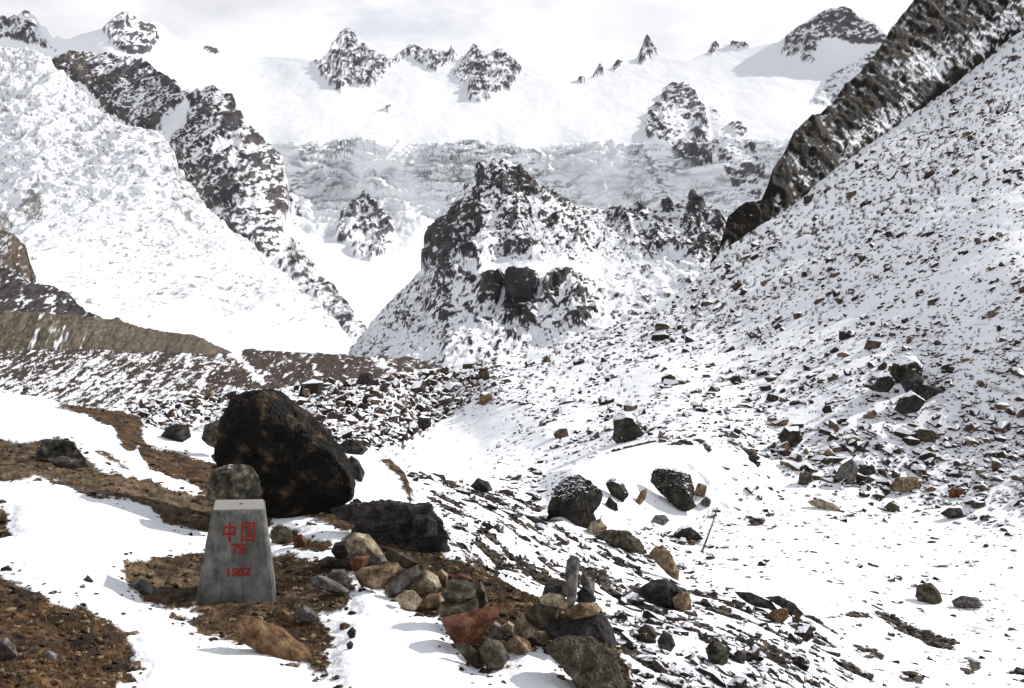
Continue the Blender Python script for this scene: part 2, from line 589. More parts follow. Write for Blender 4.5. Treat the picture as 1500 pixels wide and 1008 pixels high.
def spurs():
    """the two dark rock spurs on the far side of the left glacier, and the debris line below them"""
    top = [(66, 100), (76, 88), (100, 80), (135, 80), (150, 82), (200, 90), (212, 88), (232, 108), (262, 124), (285, 136), (296, 130), (310, 126), (322, 132), (340, 145),
           (352, 170), (360, 184), (378, 205), (395, 219), (410, 232), (416, 250), (424, 290), (430, 330), (440, 352), (462, 392), (495, 432), (520, 462), (548, 505), (560, 522)]
    bottom = [(66, 110), (90, 140), (150, 220), (260, 330), (400, 450), (520, 540), (560, 545)]
    dep = Depth([(76, 90, 1980), (150, 84, 1980), (230, 110, 1900), (310, 130, 1720), (360, 185, 1600), (415, 250, 1480), (430, 330, 1320), (495, 432, 1050), (555, 520, 800),
                 (130, 150, 1850), (200, 190, 1700), (270, 230, 1520), (320, 260, 1400), (300, 320, 1330), (380, 300, 1320), (370, 360, 1180), (430, 420, 1050), (500, 500, 820),
                 (340, 190, 1560), (150, 200, 1800), (280, 180, 1650)])
    U, V, T, P = lattice(66, 560, 1.35, top, bottom, 1.25, dep)
    s = 1500 / F
    Q = P / s * ISO
    wob = fbm(Q / 20, 4, 0.55, 103)
    polys = [([(70, 95), (80, 86), (140, 78), (212, 86), (262, 122), (275, 140), (250, 170), (236, 186), (205, 190), (160, 160), (120, 120), (95, 108)], 0.6, 6),
             ([(76, 92), (100, 84), (102, 96), (80, 102)], 0.95, 3), ([(100, 80), (126, 82), (134, 120), (150, 140), (120, 116), (104, 100)], 0.9, 4),
             ([(136, 128), (160, 108), (205, 90), (225, 104), (205, 110), (170, 124), (150, 136)], 0.95, 4), ([(225, 100), (262, 124), (255, 134), (235, 126)], 0.85, 4),
             ([(150, 98), (200, 96), (160, 108), (140, 122)], 0.35, 5), ([(198, 178), (232, 170), (236, 188), (210, 190)], 0.9, 4),
             ([(160, 140), (220, 120), (235, 150), (200, 170)], 0.5, 8),
             ([(255, 145), (285, 135), (310, 124), (342, 144), (362, 184), (396, 218), (414, 236), (422, 300), (410, 352), (380, 370), (340, 340), (300, 330), (262, 300), (252, 215)], 0.58, 6),
             ([(262, 150), (282, 145), (272, 190), (245, 205), (240, 190)], 0.02, 6), ([(325, 170), (340, 145), (358, 180), (345, 195), (325, 196)], 0.97, 4),
             ([(362, 186), (394, 214), (380, 222), (364, 206)], 0.9, 3), ([(300, 290), (345, 245), (350, 270), (335, 312), (312, 300)], 0.9, 5),
             ([(345, 220), (385, 240), (380, 262), (355, 255)], 0.85, 5), ([(385, 285), (412, 270), (406, 300), (390, 306)], 0.9, 4),
             ([(325, 202), (352, 204), (350, 220), (330, 222)], 0.15, 4), ([(275, 280), (290, 272), (310, 312), (296, 318), (276, 306)], 0.9, 4),
             ([(370, 360), (410, 352), (440, 360), (470, 400), (510, 444), (545, 500), (552, 530), (520, 520), (490, 470), (450, 430), (410, 395)], 0.5, 8)]
    d = density(U, V, 0.12, polys, wob)
    crag = sstep(0.05, 0.6, d)
    Qa = Q * np.array([1.0, 0.8, 0.6])
    rough = fbm(Qa / 30, 6, 0.56, 109, True)
    P = P + normals(P) * ((crag * (4 + 8.5 * rough) + 1.2 * wob) * s)[..., None]
    steep = 1 - normals(P)[..., 2]
    u = uniform_rank(1.5 * ledges(Q, 5.0, 4.5, 121) + 1.2 * (steep - 0.4) + 0.3 * rough)
    rock = sstep(-0.05, 0.05, d - (1 - u))
    rc = palette(0.5 + 0.6 * fbm(Q / 12, 3, 0.5, 131), (0.035, 0.032, 0.038), (0.065, 0.058, 0.064), (0.15, 0.125, 0.10))
    tan = np.maximum(sstep(5, -5, sdf(U, V, [(100, 80), (126, 82), (134, 120), (150, 140), (120, 116), (104, 100)])), sstep(5, -5, sdf(U, V, [(272, 280), (292, 270), (312, 312), (296, 320), (276, 308)])))
    rc = mixc(rc, np.array([0.17, 0.14, 0.115]), tan * 0.8)
    col = mixc(np.broadcast_to(SNOW, P.shape), rc, rock)
    sheet('rock_spur', P, col, M_far, 'dark rocky spurs streaked with snow beside the left glacier', ((15, 12), (60, 90), (200, 400)))


spurs()


def glacier():
    top = [(-90, 62), (0, 72), (40, 76), (72, 90), (92, 110), (110, 128), (140, 160), (165, 180), (200, 190), (232, 196), (252, 224), (275, 268), (300, 308),
           (330, 336), (352, 352), (372, 366), (395, 390), (425, 410), (460, 440), (495, 475), (520, 505), (545, 528), (610, 548)]
    bottom = [(-90, 520), (300, 540), (545, 552), (610, 566)]
    dep = Depth([(-90, 70, 2000), (0, 74, 1950), (75, 92, 1850), (150, 170, 1550), (232, 195, 1440), (262, 260, 1250), (370, 366, 1030), (495, 475, 780), (545, 530, 700), (610, 550, 690),
                 (0, 200, 1450), (100, 260, 1250), (200, 300, 1130), (50, 350, 980), (200, 400, 880), (350, 430, 830), (100, 460, 700), (300, 490, 680), (450, 510, 660),
                 (200, 535, 560), (0, 480, 620), (-90, 300, 1250), (-90, 500, 600)])
    U, V, T, P = lattice(-90, 610, 1.55, top, bottom, 1.45, dep)
    s = 1000 / F
    Q = P / s * ISO
    wob = fbm(Q / 24, 4, 0.55, 203)
    flow = Q.copy()
    flow[..., 2] *= 1.7
    flow = flow + 16 * np.stack([fbm(Q / 60, 2, 0.5, 204), fbm(Q / 60, 2, 0.5, 205), fbm(Q / 60, 2, 0.5, 206)], -1)
    ser = fbm(flow / 24, 6, 0.62, 207, True)
    low = sstep(330, 420, V)
    fx = flow * np.array([0.7, 0.35, 1.6])
    crev = fbm(fx / 12, 4, 0.6, 211, True)
    smooth_low = sstep(455, 500, V + 10 * wob)
    amp = (1 - 0.35 * low) * (1 - 0.75 * smooth_low)
    P = P + normals(P) * ((ser * 3.0 + crev * 1.9 + 3 * wob + 9 * fbm(flow / 85, 3, 0.55, 209, True)) * amp * (T / 1000) * s)[..., None]
    n = normals(P)
    spk = uniform_rank(fbm(Q * np.array([1, 1, 0.8]) / 5, 3, 0.6, 221) + 0.9 * (1 - n[..., 2]) - 0.2 * ser)
    polys = [([(24, 322), (30, 300), (45, 282), (58, 290), (66, 320), (48, 326)], 0.85, 4), ([(-40, 300), (5, 310), (22, 340), (10, 350), (-40, 340)], 0.6, 5),
             ([(290, 318), (330, 338), (380, 372), (362, 378), (320, 346), (285, 330)], 0.12, 8),
             ([(395, 380), (470, 430), (540, 510), (520, 525), (470, 480), (420, 420)], 0.22, 12),
             ([(90, 130), (130, 140), (200, 188), (180, 196), (120, 160)], 0.09, 8), ([(90, 410), (150, 400), (120, 440), (95, 440)], 0.22, 12)]
    d = density(U, V, 0.085, polys, wob)
    band = fbm(np.stack([Q[..., 0] / 26 + 0.5 * wob, Q[..., 1] / 40, (Q[..., 2] + 0.25 * Q[..., 0]) / 4.5], -1), 4, 0.6, 241)
    zone = density(U, V, 0.0, [([(40, 345), (140, 325), (260, 350), (380, 400), (470, 460), (500, 505), (360, 480), (200, 470), (100, 450), (40, 400)], 1.0, 28)], wob)
    d = np.maximum(d, zone * 0.30 * sstep(0.0, 0.35, band))
    d = d * (1 - 0.9 * smooth_low)
    rock = sstep(-0.03, 0.03, d - (1 - spk)) * 0.85
    rc = palette(0.5 + 0.7 * fbm(Q / 8, 3, 0.5, 231), (0.09, 0.08, 0.08), (0.19, 0.17, 0.15), (0.36, 0.32, 0.28))
    icef = np.clip(sstep(0.1, 0.75, -crev) * 0.55 + sstep(0.2, 0.7, -ser) * 0.4, 0, 1) * (1 - smooth_low)
    blue = density(U, V, 0.0, [([(-60, 130), (0, 110), (60, 120), (110, 150), (130, 190), (70, 180), (0, 190), (-60, 190)], 0.8, 25), ([(180, 220), (260, 240), (250, 300), (160, 290)], 0.35, 25)], wob)
    icef = np.clip(icef * (0.7 + blue), 0, 1)
    gk = (1 - smooth_low) * np.maximum(crevasses(flow * np.array([0.7, 0.5, 1.5]) / 26, 0.04, 245), 0.8 * crevasses(flow * np.array([1.2, 0.5, 0.9]) / 17, 0.05, 246) * sstep(0, 0.4, wob))
    gk = gk * sstep(-0.2, 0.3, fbm(Q / 50, 3, 0.5, 247))
    icec = palette(0.5 + 0.5 * wob, (0.50, 0.62, 0.70), (0.62, 0.72, 0.78), (0.72, 0.77, 0.80))
    col = mixc(np.broadcast_to(SNOW, P.shape), icec, icef)
    col = mixc(col, np.array([0.24, 0.25, 0.26]), np.clip(gk * 0.7, 0, 1))
    col = mixc(col, rc, rock)
    sheet('glacier', P, col, M_far, 'sunlit broken glacier descending on the left behind the moraines', ((10, 8), (40, 60), (150, 300)))


glacier()


def knoll():
    top = [(500, 544), (510, 524), (524, 500), (545, 474), (570, 448), (600, 418), (622, 392), (626, 362), (632, 338), (640, 330), (652, 316), (670, 300), (684, 274), (698, 258), (706, 243), (720, 236), (740, 240), (760, 248),
           (775, 260), (786, 280), (800, 286), (830, 297), (850, 304), (880, 312), (905, 309), (920, 305), (934, 299), (946, 306), (966, 302), (981, 292), (990, 301), (1000, 296),
           (1015, 289), (1026, 301), (1045, 312), (1062, 328), (1085, 345)]
    bottom = [(500, 545), (640, 572), (870, 535), (1085, 440)]
    dep = Depth([(500, 500, 562), (560, 432, 671), (622, 384, 624), (560, 530, 437), (640, 560, 343), (640, 410, 499), (640, 470, 460), (720, 236, 624), (700, 300, 562), (740, 330, 538), (740, 375, 499),
                 (700, 392, 472), (850, 392, 472), (760, 404, 448), (760, 440, 441), (760, 472, 433), (700, 500, 398), (800, 510, 367), (860, 530, 312), (880, 312, 593), (880, 360, 530), (980, 293, 593),
                 (1015, 290, 577), (1062, 330, 546), (1000, 340, 530), (1040, 390, 468), (960, 420, 445), (1085, 440, 390), (900, 470, 390)])
    U, V, T, P = lattice(500, 1085, 1.3, top, bottom, 1.25, dep)
    s = 500 / F
    Q = P / s * ISO
    wob = fbm(Q / 18, 4, 0.55, 303)
    polys = [([(628, 335), (690, 290), (712, 310), (700, 350), (670, 380), (640, 385), (626, 380)], 0.74, 10),
             ([(624, 390), (630, 340), (642, 345), (640, 380), (630, 400)], 0.8, 4),
             ([(648, 370), (668, 372), (672, 395), (690, 400), (702, 412), (695, 432), (670, 428), (648, 412)], 0.88, 5), ([(680, 365), (698, 358), (700, 384), (684, 386)], 0.95, 4),
             ([(690, 300), (704, 246), (735, 238), (760, 250), (750, 290), (715, 285), (700, 302)], 0.58, 8), ([(698, 258), (708, 242), (714, 258), (700, 270)], 0.85, 4),
             ([(746, 258), (762, 248), (776, 262), (784, 290), (800, 296), (812, 298), (790, 298), (770, 282), (756, 280)], 0.97, 4), ([(725, 268), (752, 262), (758, 284), (732, 282)], 0.85, 4),
             ([(784, 275), (830, 296), (845, 308), (815, 302)], 0.8, 4),
             ([(720, 290), (780, 290), (850, 310), (880, 340), (860, 372), (760, 370), (720, 350)], 0.42, 14), ([(738, 312), (758, 310), (758, 340), (742, 336)], 0.75, 5),
             ([(736, 366), (756, 356), (766, 360), (764, 374), (745, 374)], 0.92, 3), ([(802, 330), (812, 312), (816, 324), (808, 332)], 0.9, 3), ([(838, 345), (850, 355), (850, 362), (828, 366)], 0.75, 4),
             ([(655, 386), (700, 392), (760, 378), (850, 384), (930, 384), (980, 372), (940, 400), (880, 404), (830, 398), (790, 410), (745, 404), (712, 408), (690, 396)], 0.13, 6),
             ([(702, 446), (706, 410), (745, 408), (752, 404), (775, 404), (790, 416), (792, 472), (778, 478), (732, 476), (722, 462), (736, 444), (714, 442)], 0.93, 6), ([(743, 404), (751, 404), (731, 464), (720, 464)], 0.08, 2.5), ([(789, 404), (798, 404), (789, 480), (781, 480)], 0.12, 2.5), ([(704, 424), (740, 421), (740, 425), (704, 429)], 0.35, 2), ([(752, 440), (786, 446), (786, 450), (752, 445)], 0.5, 2),
             ([(800, 415), (812, 405), (835, 402), (820, 420), (815, 444), (840, 446), (838, 450), (800, 446)], 0.92, 6), ([(846, 430), (858, 428), (856, 448), (842, 450)], 0.9, 3),
             ([(788, 445), (796, 446), (790, 475), (778, 480)], 0.9, 3), ([(812, 478), (845, 462), (850, 470), (820, 482)], 0.7, 4), ([(846, 462), (872, 452), (874, 462), (856, 478), (845, 476)], 0.9, 4),
             ([(700, 420), (640, 400), (650, 440), (700, 470)], 0.35, 8), ([(652, 440), (668, 448), (660, 470), (650, 468)], 0.7, 5), ([(660, 515), (678, 500), (680, 510), (666, 526)], 0.9, 3),
             ([(740, 495), (752, 488), (758, 502), (745, 505)], 0.8, 4), ([(640, 480), (720, 470), (750, 490), (720, 520), (650, 525)], 0.36, 10),
             ([(510, 480), (620, 395), (640, 440), (640, 530), (540, 535)], 0.27, 14), ([(580, 460), (610, 452), (625, 480), (605, 490)], 0.5, 8),
             ([(870, 310), (980, 300), (980, 370), (900, 380), (860, 350)], 0.42, 12), ([(895, 312), (935, 297), (950, 306), (936, 322), (910, 332)], 0.75, 6), ([(968, 302), (981, 292), (988, 304), (978, 310)], 0.9, 3),
             ([(955, 345), (970, 332), (978, 350), (972, 372), (952, 378)], 0.7, 5), ([(998, 330), (1015, 289), (1030, 304), (1020, 316), (1008, 335)], 0.85, 4),
             ([(1018, 318), (1045, 312), (1066, 330), (1062, 365), (1020, 385), (988, 388), (990, 360)], 0.7, 8), ([(880, 390), (1040, 380), (980, 430), (890, 450)], 0.28, 10)]
    d = density(U, V, 0.32, polys, wob)
    Qa = Q * np.array([1.0, 1.0, 0.6])
    rough = fbm(Qa / 30, 6, 0.57, 309, True)
    blk = fbm(np.floor(Q / 9 + 0.6 * wob[..., None]) * 3.7, 1, 0.5, 313)
    crag = sstep(0.05, 0.7, d)
    P = P + normals(P) * ((crag * (3 + 12 * rough + 2.4 * blk) + 7 * fbm(Q / 55, 3, 0.5, 317, True) * sstep(0.12, 0.4, d) + 2.0 * wob) * s)[..., None]
    steep = 1 - normals(P)[..., 2]
    u = uniform_rank(1.6 * ledges(Q, 4.5, 3.6, 321) + 0.9 * (steep - 0.4) + 0.2 * rough)
    rock = sstep(-0.05, 0.05, d - (1 - u))
    rc = palette(0.5 + 0.6 * fbm(Q / 9, 3, 0.5, 331), (0.026, 0.022, 0.025), (0.05, 0.044, 0.047), (0.11, 0.095, 0.085))
    col = mixc(np.broadcast_to(SNOW, P.shape), rc, rock)
    sheet('rocky_knoll', P, col, M_mid, 'central rocky knoll speckled with snow below the icefall', ((8, 6), (30, 50), (120, 250)))


knoll()


def left_ridges():
    # brown outcrop and dark debris ridge at the left edge
    for name, top, bottom, pts, colr, dens, label in (
        ('rock_outcrop', [(-90, 300), (-30, 318), (0, 338), (20, 345), (38, 362), (44, 385), (52, 405)], [(-90, 440), (52, 440)],
         [(-90, 300, 640), (0, 338, 600), (40, 370, 590), (0, 430, 560), (-90, 430, 560), (50, 430, 565)], ((0.07, 0.055, 0.045), (0.17, 0.13, 0.10), (0.25, 0.20, 0.16)), 0.82,
         'brown rock outcrop at the left edge beside the glacier'),
        ('debris_ridge', [(-90, 370), (0, 392), (22, 402), (40, 414), (62, 418), (82, 425), (100, 432), (112, 446), (125, 458), (150, 468)], [(-90, 480), (150, 480)],
         [(-90, 370, 520), (0, 392, 500), (80, 425, 490), (125, 458, 480), (0, 470, 450), (-90, 470, 450), (150, 475, 465)], ((0.028, 0.025, 0.027), (0.055, 0.048, 0.045), (0.10, 0.085, 0.075)), 0.9,
         'dark debris ridge at the left edge above the tan moraine')):
        dep = Depth(pts)
        U, V, T, P = lattice(-90, bottom[-1][0], 1.4, top, bottom, 1.3, dep)
        s = 500 / F
        Q = P / s * ISO
        rough = fbm(Q * np.array([1.2, 1, 0.6]) / 18, 5, 0.57, 407, True)
        P = P + normals(P) * ((2 + 3.5 * rough) * s)[..., None]
        u = uniform_rank(fbm(Q * np.array([1.2, 1, 0.6]) / 6, 4, 0.6, 409) + 0.4 * rough)
        rc = palette(0.5 + 0.7 * fbm(Q * np.array([1.4, 1, 0.5]) / 8, 4, 0.55, 411), *colr)
        col = mixc(np.broadcast_to(SNOW, P.shape), rc, sstep(-0.05, 0.05, dens - (1 - u)))
        sheet(name, P, col, M_mid, label, ((6, 4), (25, 40), (80, 150)))
    # tan upper moraine
    dep = Depth([(-90, 445, 430), (0, 455, 425), (150, 468, 420), (250, 490, 415), (335, 518, 400), (0, 515, 395), (150, 518, 390), (300, 522, 385), (-90, 520, 395), (345, 525, 392)])
    U, V, T, P = lattice(-90, 345, 1.3, [(-90, 452), (0, 456), (70, 459), (120, 464), (165, 468), (172, 464), (180, 472), (210, 480), (250, 487), (285, 491), (310, 503), (336, 515), (345, 520)],
                         [(-90, 530), (345, 530)], 1.2, dep)
    s = 410 / F
    Q = P / s * ISO
    G = np.stack([(Q[..., 0] + 0.55 * Q[..., 2]) / 7, Q[..., 1] / 30, Q[..., 2] / 34], -1)     # gullies run down to the right
    gul = fbm(G, 4, 0.55, 421, True)
    P = P + normals(P) * ((1.3 * gul + 3.6 * fbm(Q / 15, 5, 0.64, 423)) * s)[..., None]
    rc = palette(0.5 + 0.28 * fbm(G * np.array([1.6, 1, 0.7]), 4, 0.6, 425) + 0.6 * fbm(Q / 5, 4, 0.65, 428) - 0.2 * gul, (0.07, 0.055, 0.038), (0.15, 0.125, 0.088), (0.27, 0.235, 0.17))
    rc = mixc(rc, np.array([0.11, 0.085, 0.065]), sstep(130, 260, U) * 0.75)
    sn = sstep(0.30, 0.42, fbm(G * np.array([0.8, 1, 0.6]) + 3, 3, 0.6, 427) - 0.2 * gul) * sstep(220, 140, U)
    sheet('tan_moraine', P, mixc(rc, SNOW, sn), M_mid, 'tan gullied moraine bank on the left above the brown moraine', ((5, 3), (20, 25), (60, 100)))
    # brown lower moraine with snow streaks
    dep = Depth([(-90, 512, 300), (150, 514, 300), (340, 516, 300), (500, 522, 300), (650, 540, 290), (-90, 600, 235), (100, 605, 232), (250, 600, 232), (400, 590, 238), (560, 575, 245), (660, 560, 255)])
    U, V, T, P = lattice(-90, 660, 1.3, [(-90, 512), (0, 515), (60, 512), (90, 514), (100, 511), (160, 514), (240, 516), (300, 519), (338, 518), (352, 516), (360, 512), (372, 511), (380, 514), (440, 517),
                         (500, 519), (520, 522), (545, 524), (556, 519), (570, 522), (582, 524), (600, 523), (625, 530), (645, 537), (660, 543)], [(-90, 640), (200, 640), (400, 620), (560, 600), (660, 580)], 1.2, dep)
    s = 270 / F
    Q = P / s * ISO
    G = np.stack([(Q[..., 0] + 0.9 * Q[..., 2]) / 9, Q[..., 1] / 40, Q[..., 2] / 40], -1)
    gul = fbm(G, 4, 0.55, 431, True)
    P = P + normals(P) * ((1.6 * gul + 2.6 * fbm(Q / 14, 5, 0.62, 433)) * s)[..., None]
    rc = palette(0.5 + 0.6 * fbm(Q / 7, 4, 0.6, 435) - 0.15 * gul, (0.030, 0.020, 0.016), (0.060, 0.042, 0.032), (0.12, 0.09, 0.07))
    wob = fbm(Q / 14, 4, 0.55, 437)
    d = density(U, V, 0.10, [([(-90, 560), (20, 548), (110, 540), (170, 545), (230, 560), (300, 575), (330, 590), (200, 640), (-90, 640)], 0.50, 18),
                             ([(0, 512), (100, 515), (90, 540), (20, 548), (0, 545)], 0.22, 8), ([(340, 518), (352, 514), (366, 535), (398, 562), (380, 562), (350, 535)], 0.95, 5),
                             ([(110, 520), (150, 522), (165, 550), (195, 590), (150, 580), (120, 540)], 0.66, 10), ([(180, 520), (320, 520), (350, 560), (300, 570), (220, 550)], 0.30, 12),
                             ([(262, 520), (276, 520), (290, 540), (280, 545)], 0.6, 5), ([(372, 520), (640, 530), (640, 570), (400, 580)], 0.07, 8), ([(544, 524), (558, 524), (585, 552), (575, 555)], 0.8, 4),
                             ([(455, 535), (462, 534), (472, 550), (465, 552)], 0.7, 3), ([(590, 528), (598, 528), (612, 545), (606, 548)], 0.7, 3)], wob)
    u = uniform_rank(1.2 * fbm(Q / 5.0, 5, 0.65, 439) + 0.55 * fbm(G * 1.1 + 7, 3, 0.6, 441) - 0.2 * gul)
    sheet('brown_moraine', P, mixc(rc, SNOW, sstep(-0.04, 0.04, d - (1 - u))), M_mid, 'brown moraine bank patched with snow behind the boulder hollow', ((4, 2.5), (15, 18), (50, 80)))


left_ridges()


# ------------------------------------------------------------------ valley floor, hollow and right-hand slope (one sheet)
A2_TOP = [(-80, 606), (60, 606), (180, 598), (215, 584), (300, 577), (400, 571), (480, 562), (560, 555), (640, 539), (700, 527), (790, 512), (870, 487), (930, 466), (1000, 426), (1060, 366),
          (1130, 312), (1200, 262), (1250, 222), (1300, 186), (1350, 156), (1400, 116), (1450, 71), (1500, 31), (1580, -30), (1760, -170)]
DEP2 = Depth([(610, 700, 27), (700, 690, 40), (620, 645, 57), (720, 650, 51), (560, 600, 66), (400, 600, 64), (250, 610, 60), (180, 598, 66), (0, 606, 66), (640, 540, 132), (500, 562, 104), (300, 577, 88), (550, 645, 47),
              (800, 700, 38.5), (800, 640, 47), (800, 600, 57), (800, 800, 22), (700, 760, 21), (1000, 900, 17), (1200, 1000, 14.6), (950, 1000, 12.5), (1000, 760, 33), (1000, 850, 23.5), (1300, 800, 31), (1300, 900, 23), (1450, 1000, 17.6),
              (1500, 860, 26.5), (1500, 740, 35), (1300, 740, 36.5), (1100, 740, 35), (1000, 650, 39), (1500, 400, 52), (1500, 250, 74), (1500, 45, 232), (1250, 230, 176), (1060, 368, 150), (1250, 340, 92), (1250, 450, 64), (1250, 550, 49),
              (1250, 640, 41.5), (1050, 550, 60), (1050, 480, 82), (870, 490, 116), (870, 560, 68), (900, 600, 53), (760, 520, 122), (720, 560, 84), (900, 640, 43), (1380, 150, 188), (1580, -30, 264), (1580, 300, 64), (1580, 700, 36),
              (1500, 1040, 15.6), (300, 800, 24), (0, 800, 24), (600, 1000, 13), (300, 1040, 14), (0, 1040, 14), (700, 860, 16), (800, 930, 14), (700, 1000, 12.6), (860, 990, 12.6), (1580, 1000, 17.5), (1760, 1060, 15.5), (1760, 740, 33), (1760, 400, 46), (1760, 100, 88), (1760, -150, 250)])


BARE = []


def slope():
    U, V, T, P = lattice(-80, 1760, 1.9, A2_TOP, [(-80, 1060), (1760, 1060)], 1.8, DEP2)
    wob = fbm(P / 3.0, 4, 0.5, 503)
    # mound over the gully, with a hollow on its near side
    m = sstep(36, -26, sdf(U, V, [(815, 715), (870, 690), (960, 668), (1060, 656), (1105, 690), (1110, 730), (1040, 745), (960, 735), (880, 750), (830, 755)]))
    P[..., 2] += 0.9 * m
    near = np.clip(T / 60, 0.25, 3.5)
    steepness = sstep(0.0, 0.5, 1 - normals(P)[..., 2])
    P = P + normals(P) * (0.10 * fbm(P / 1.6, 5, 0.55, 505) * near + 0.5 * fbm(P / 9.0, 3, 0.5, 507) * sstep(30, 80, T))[..., None]
    hill = sstep(12, -12, sdf(U, V, [(596, 686), (690, 706), (790, 752), (890, 800), (1000, 830), (1110, 872), (1215, 925), (1290, 1040), (800, 1040), (640, 800)]) + 10 * wob)
    a = np.stack([P[..., 0] * 0.46 - P[..., 1] * 0.89, P[..., 0] * 0.89 + P[..., 1] * 0.46, P[..., 2]], -1)
    st = uniform_rank(fbm(a * np.array([0.42, 2.1, 1.5]) + 0.3 * wob[..., None], 5, 0.6, 511))
    d = 0.15 * hill
    # thin bare strips along the mound rim and the lower terrace lips
    wp = fbm(P / 0.8, 3, 0.5, 513)
    for poly, v in (([(890, 682), (930, 668), (990, 658), (1050, 654), (1050, 657), (1000, 663), (950, 673), (900, 687)], 0.95), ([(975, 684), (1030, 670), (1060, 657), (1064, 660), (1035, 675), (985, 689)], 0.9),
                    ([(1055, 654), (1075, 660), (1095, 675), (1108, 700), (1100, 702), (1088, 682), (1068, 665)], 0.95), ([(1032, 686), (1058, 681), (1058, 685), (1038, 690)], 0.9),
                    ([(1205, 905), (1250, 894), (1300, 893), (1330, 914), (1400, 942), (1396, 953), (1360, 945), (1320, 926), (1270, 904), (1230, 906)], 0.95), ([(1404, 952), (1428, 965), (1440, 976), (1434, 986), (1414, 984), (1420, 972)], 0.95),
                    ([(1458, 988), (1480, 980), (1520, 984), (1520, 1002), (1475, 996)], 0.95), ([(1255, 948), (1280, 948), (1297, 960), (1290, 966), (1262, 954)], 0.9), ([(1204, 956), (1250, 970), (1290, 1005), (1270, 996), (1230, 978)], 0.9),
                    ([(1314, 990), (1330, 982), (1354, 992), (1350, 1003), (1325, 998)], 0.9), ([(1200, 940), (1220, 938), (1224, 950), (1205, 946)], 0.9), ([(1100, 762), (1132, 754), (1118, 762), (1104, 768)], 0.9),
                    ([(640, 700), (720, 722), (800, 770), (790, 774), (720, 735), (650, 712)], 0.75), ([(735, 765), (790, 790), (810, 812), (760, 790)], 0.8), ([(690, 790), (740, 805), (800, 840), (830, 860), (790, 858), (730, 830)], 0.9),
                    ([(905, 938), (960, 965), (1010, 998), (960, 985), (910, 955)], 0.95), ([(905, 855), (960, 862), (1010, 880), (1000, 895), (940, 880)], 0.85)):
        d = np.maximum(d, v * sstep(3, -3, sdf(U, V, poly) + 3.5 * wp))
    # far part of the slope: stones too small to model, as stony speckle in the snow
    farf = sstep(70, 130, T) * sstep(1000, 1060, U) + 0.9 * sstep(60, 100, T) * sstep(640, 700, U)
    W = np.stack([U / 5.0, V / 3.4, 0 * U], -1)
    spk = uniform_rank(fbm(W, 3, 0.6, 517))
    d2 = 0.16 * np.clip(farf, 0, 1) + 0.03
    holl = sstep(10, -10, sdf(U, V, [(150, 610), (230, 578), (400, 570), (640, 538), (720, 545), (655, 605), (600, 660), (500, 690), (150, 690)]))
    d2 = np.maximum(d2, 0.30 * holl)
    chute = sstep(12, -12, sdf(U, V, [(590, 690), (640, 640), (740, 590), (752, 598), (720, 640), (660, 690)]))
    d2 = d2 * (1 - 0.85 * chute) * (1 - sstep(8, -8, sdf(U, V, [(1040, 745), (1500, 750), (1600, 1040), (1270, 1040), (1200, 905), (1080, 850)])) * 0.85) * (1 - m)
    soil = np.maximum(sstep(-0.03, 0.03, d - (1 - st)), sstep(-0.02, 0.02, d2 - (1 - spk)))
    P[..., 2] -= 0.035 * soil * np.clip(T / 20, 0.5, 2)
    rc = palette(0.5 + 0.7 * fbm(P / 0.5, 4, 0.6, 521), (0.030, 0.022, 0.020), (0.065, 0.047, 0.040), (0.13, 0.09, 0.065))
    rc = mixc(rc, rc * 0.6, hill)
    BARE.append((sstep(-0.03, 0.03, d - (1 - st)) * (T < 60), P))
    col = mixc(np.broadcast_to(SNOW, P.shape), rc, soil)
    sheet('valley_slope', P, col, M_slope, 'snowy valley floor and stony slope rising on the right', ((2, 1), (8, 8), (30, 40)))
    return U, V, T, P


S_U, S_V, S_T, S_P = slope()


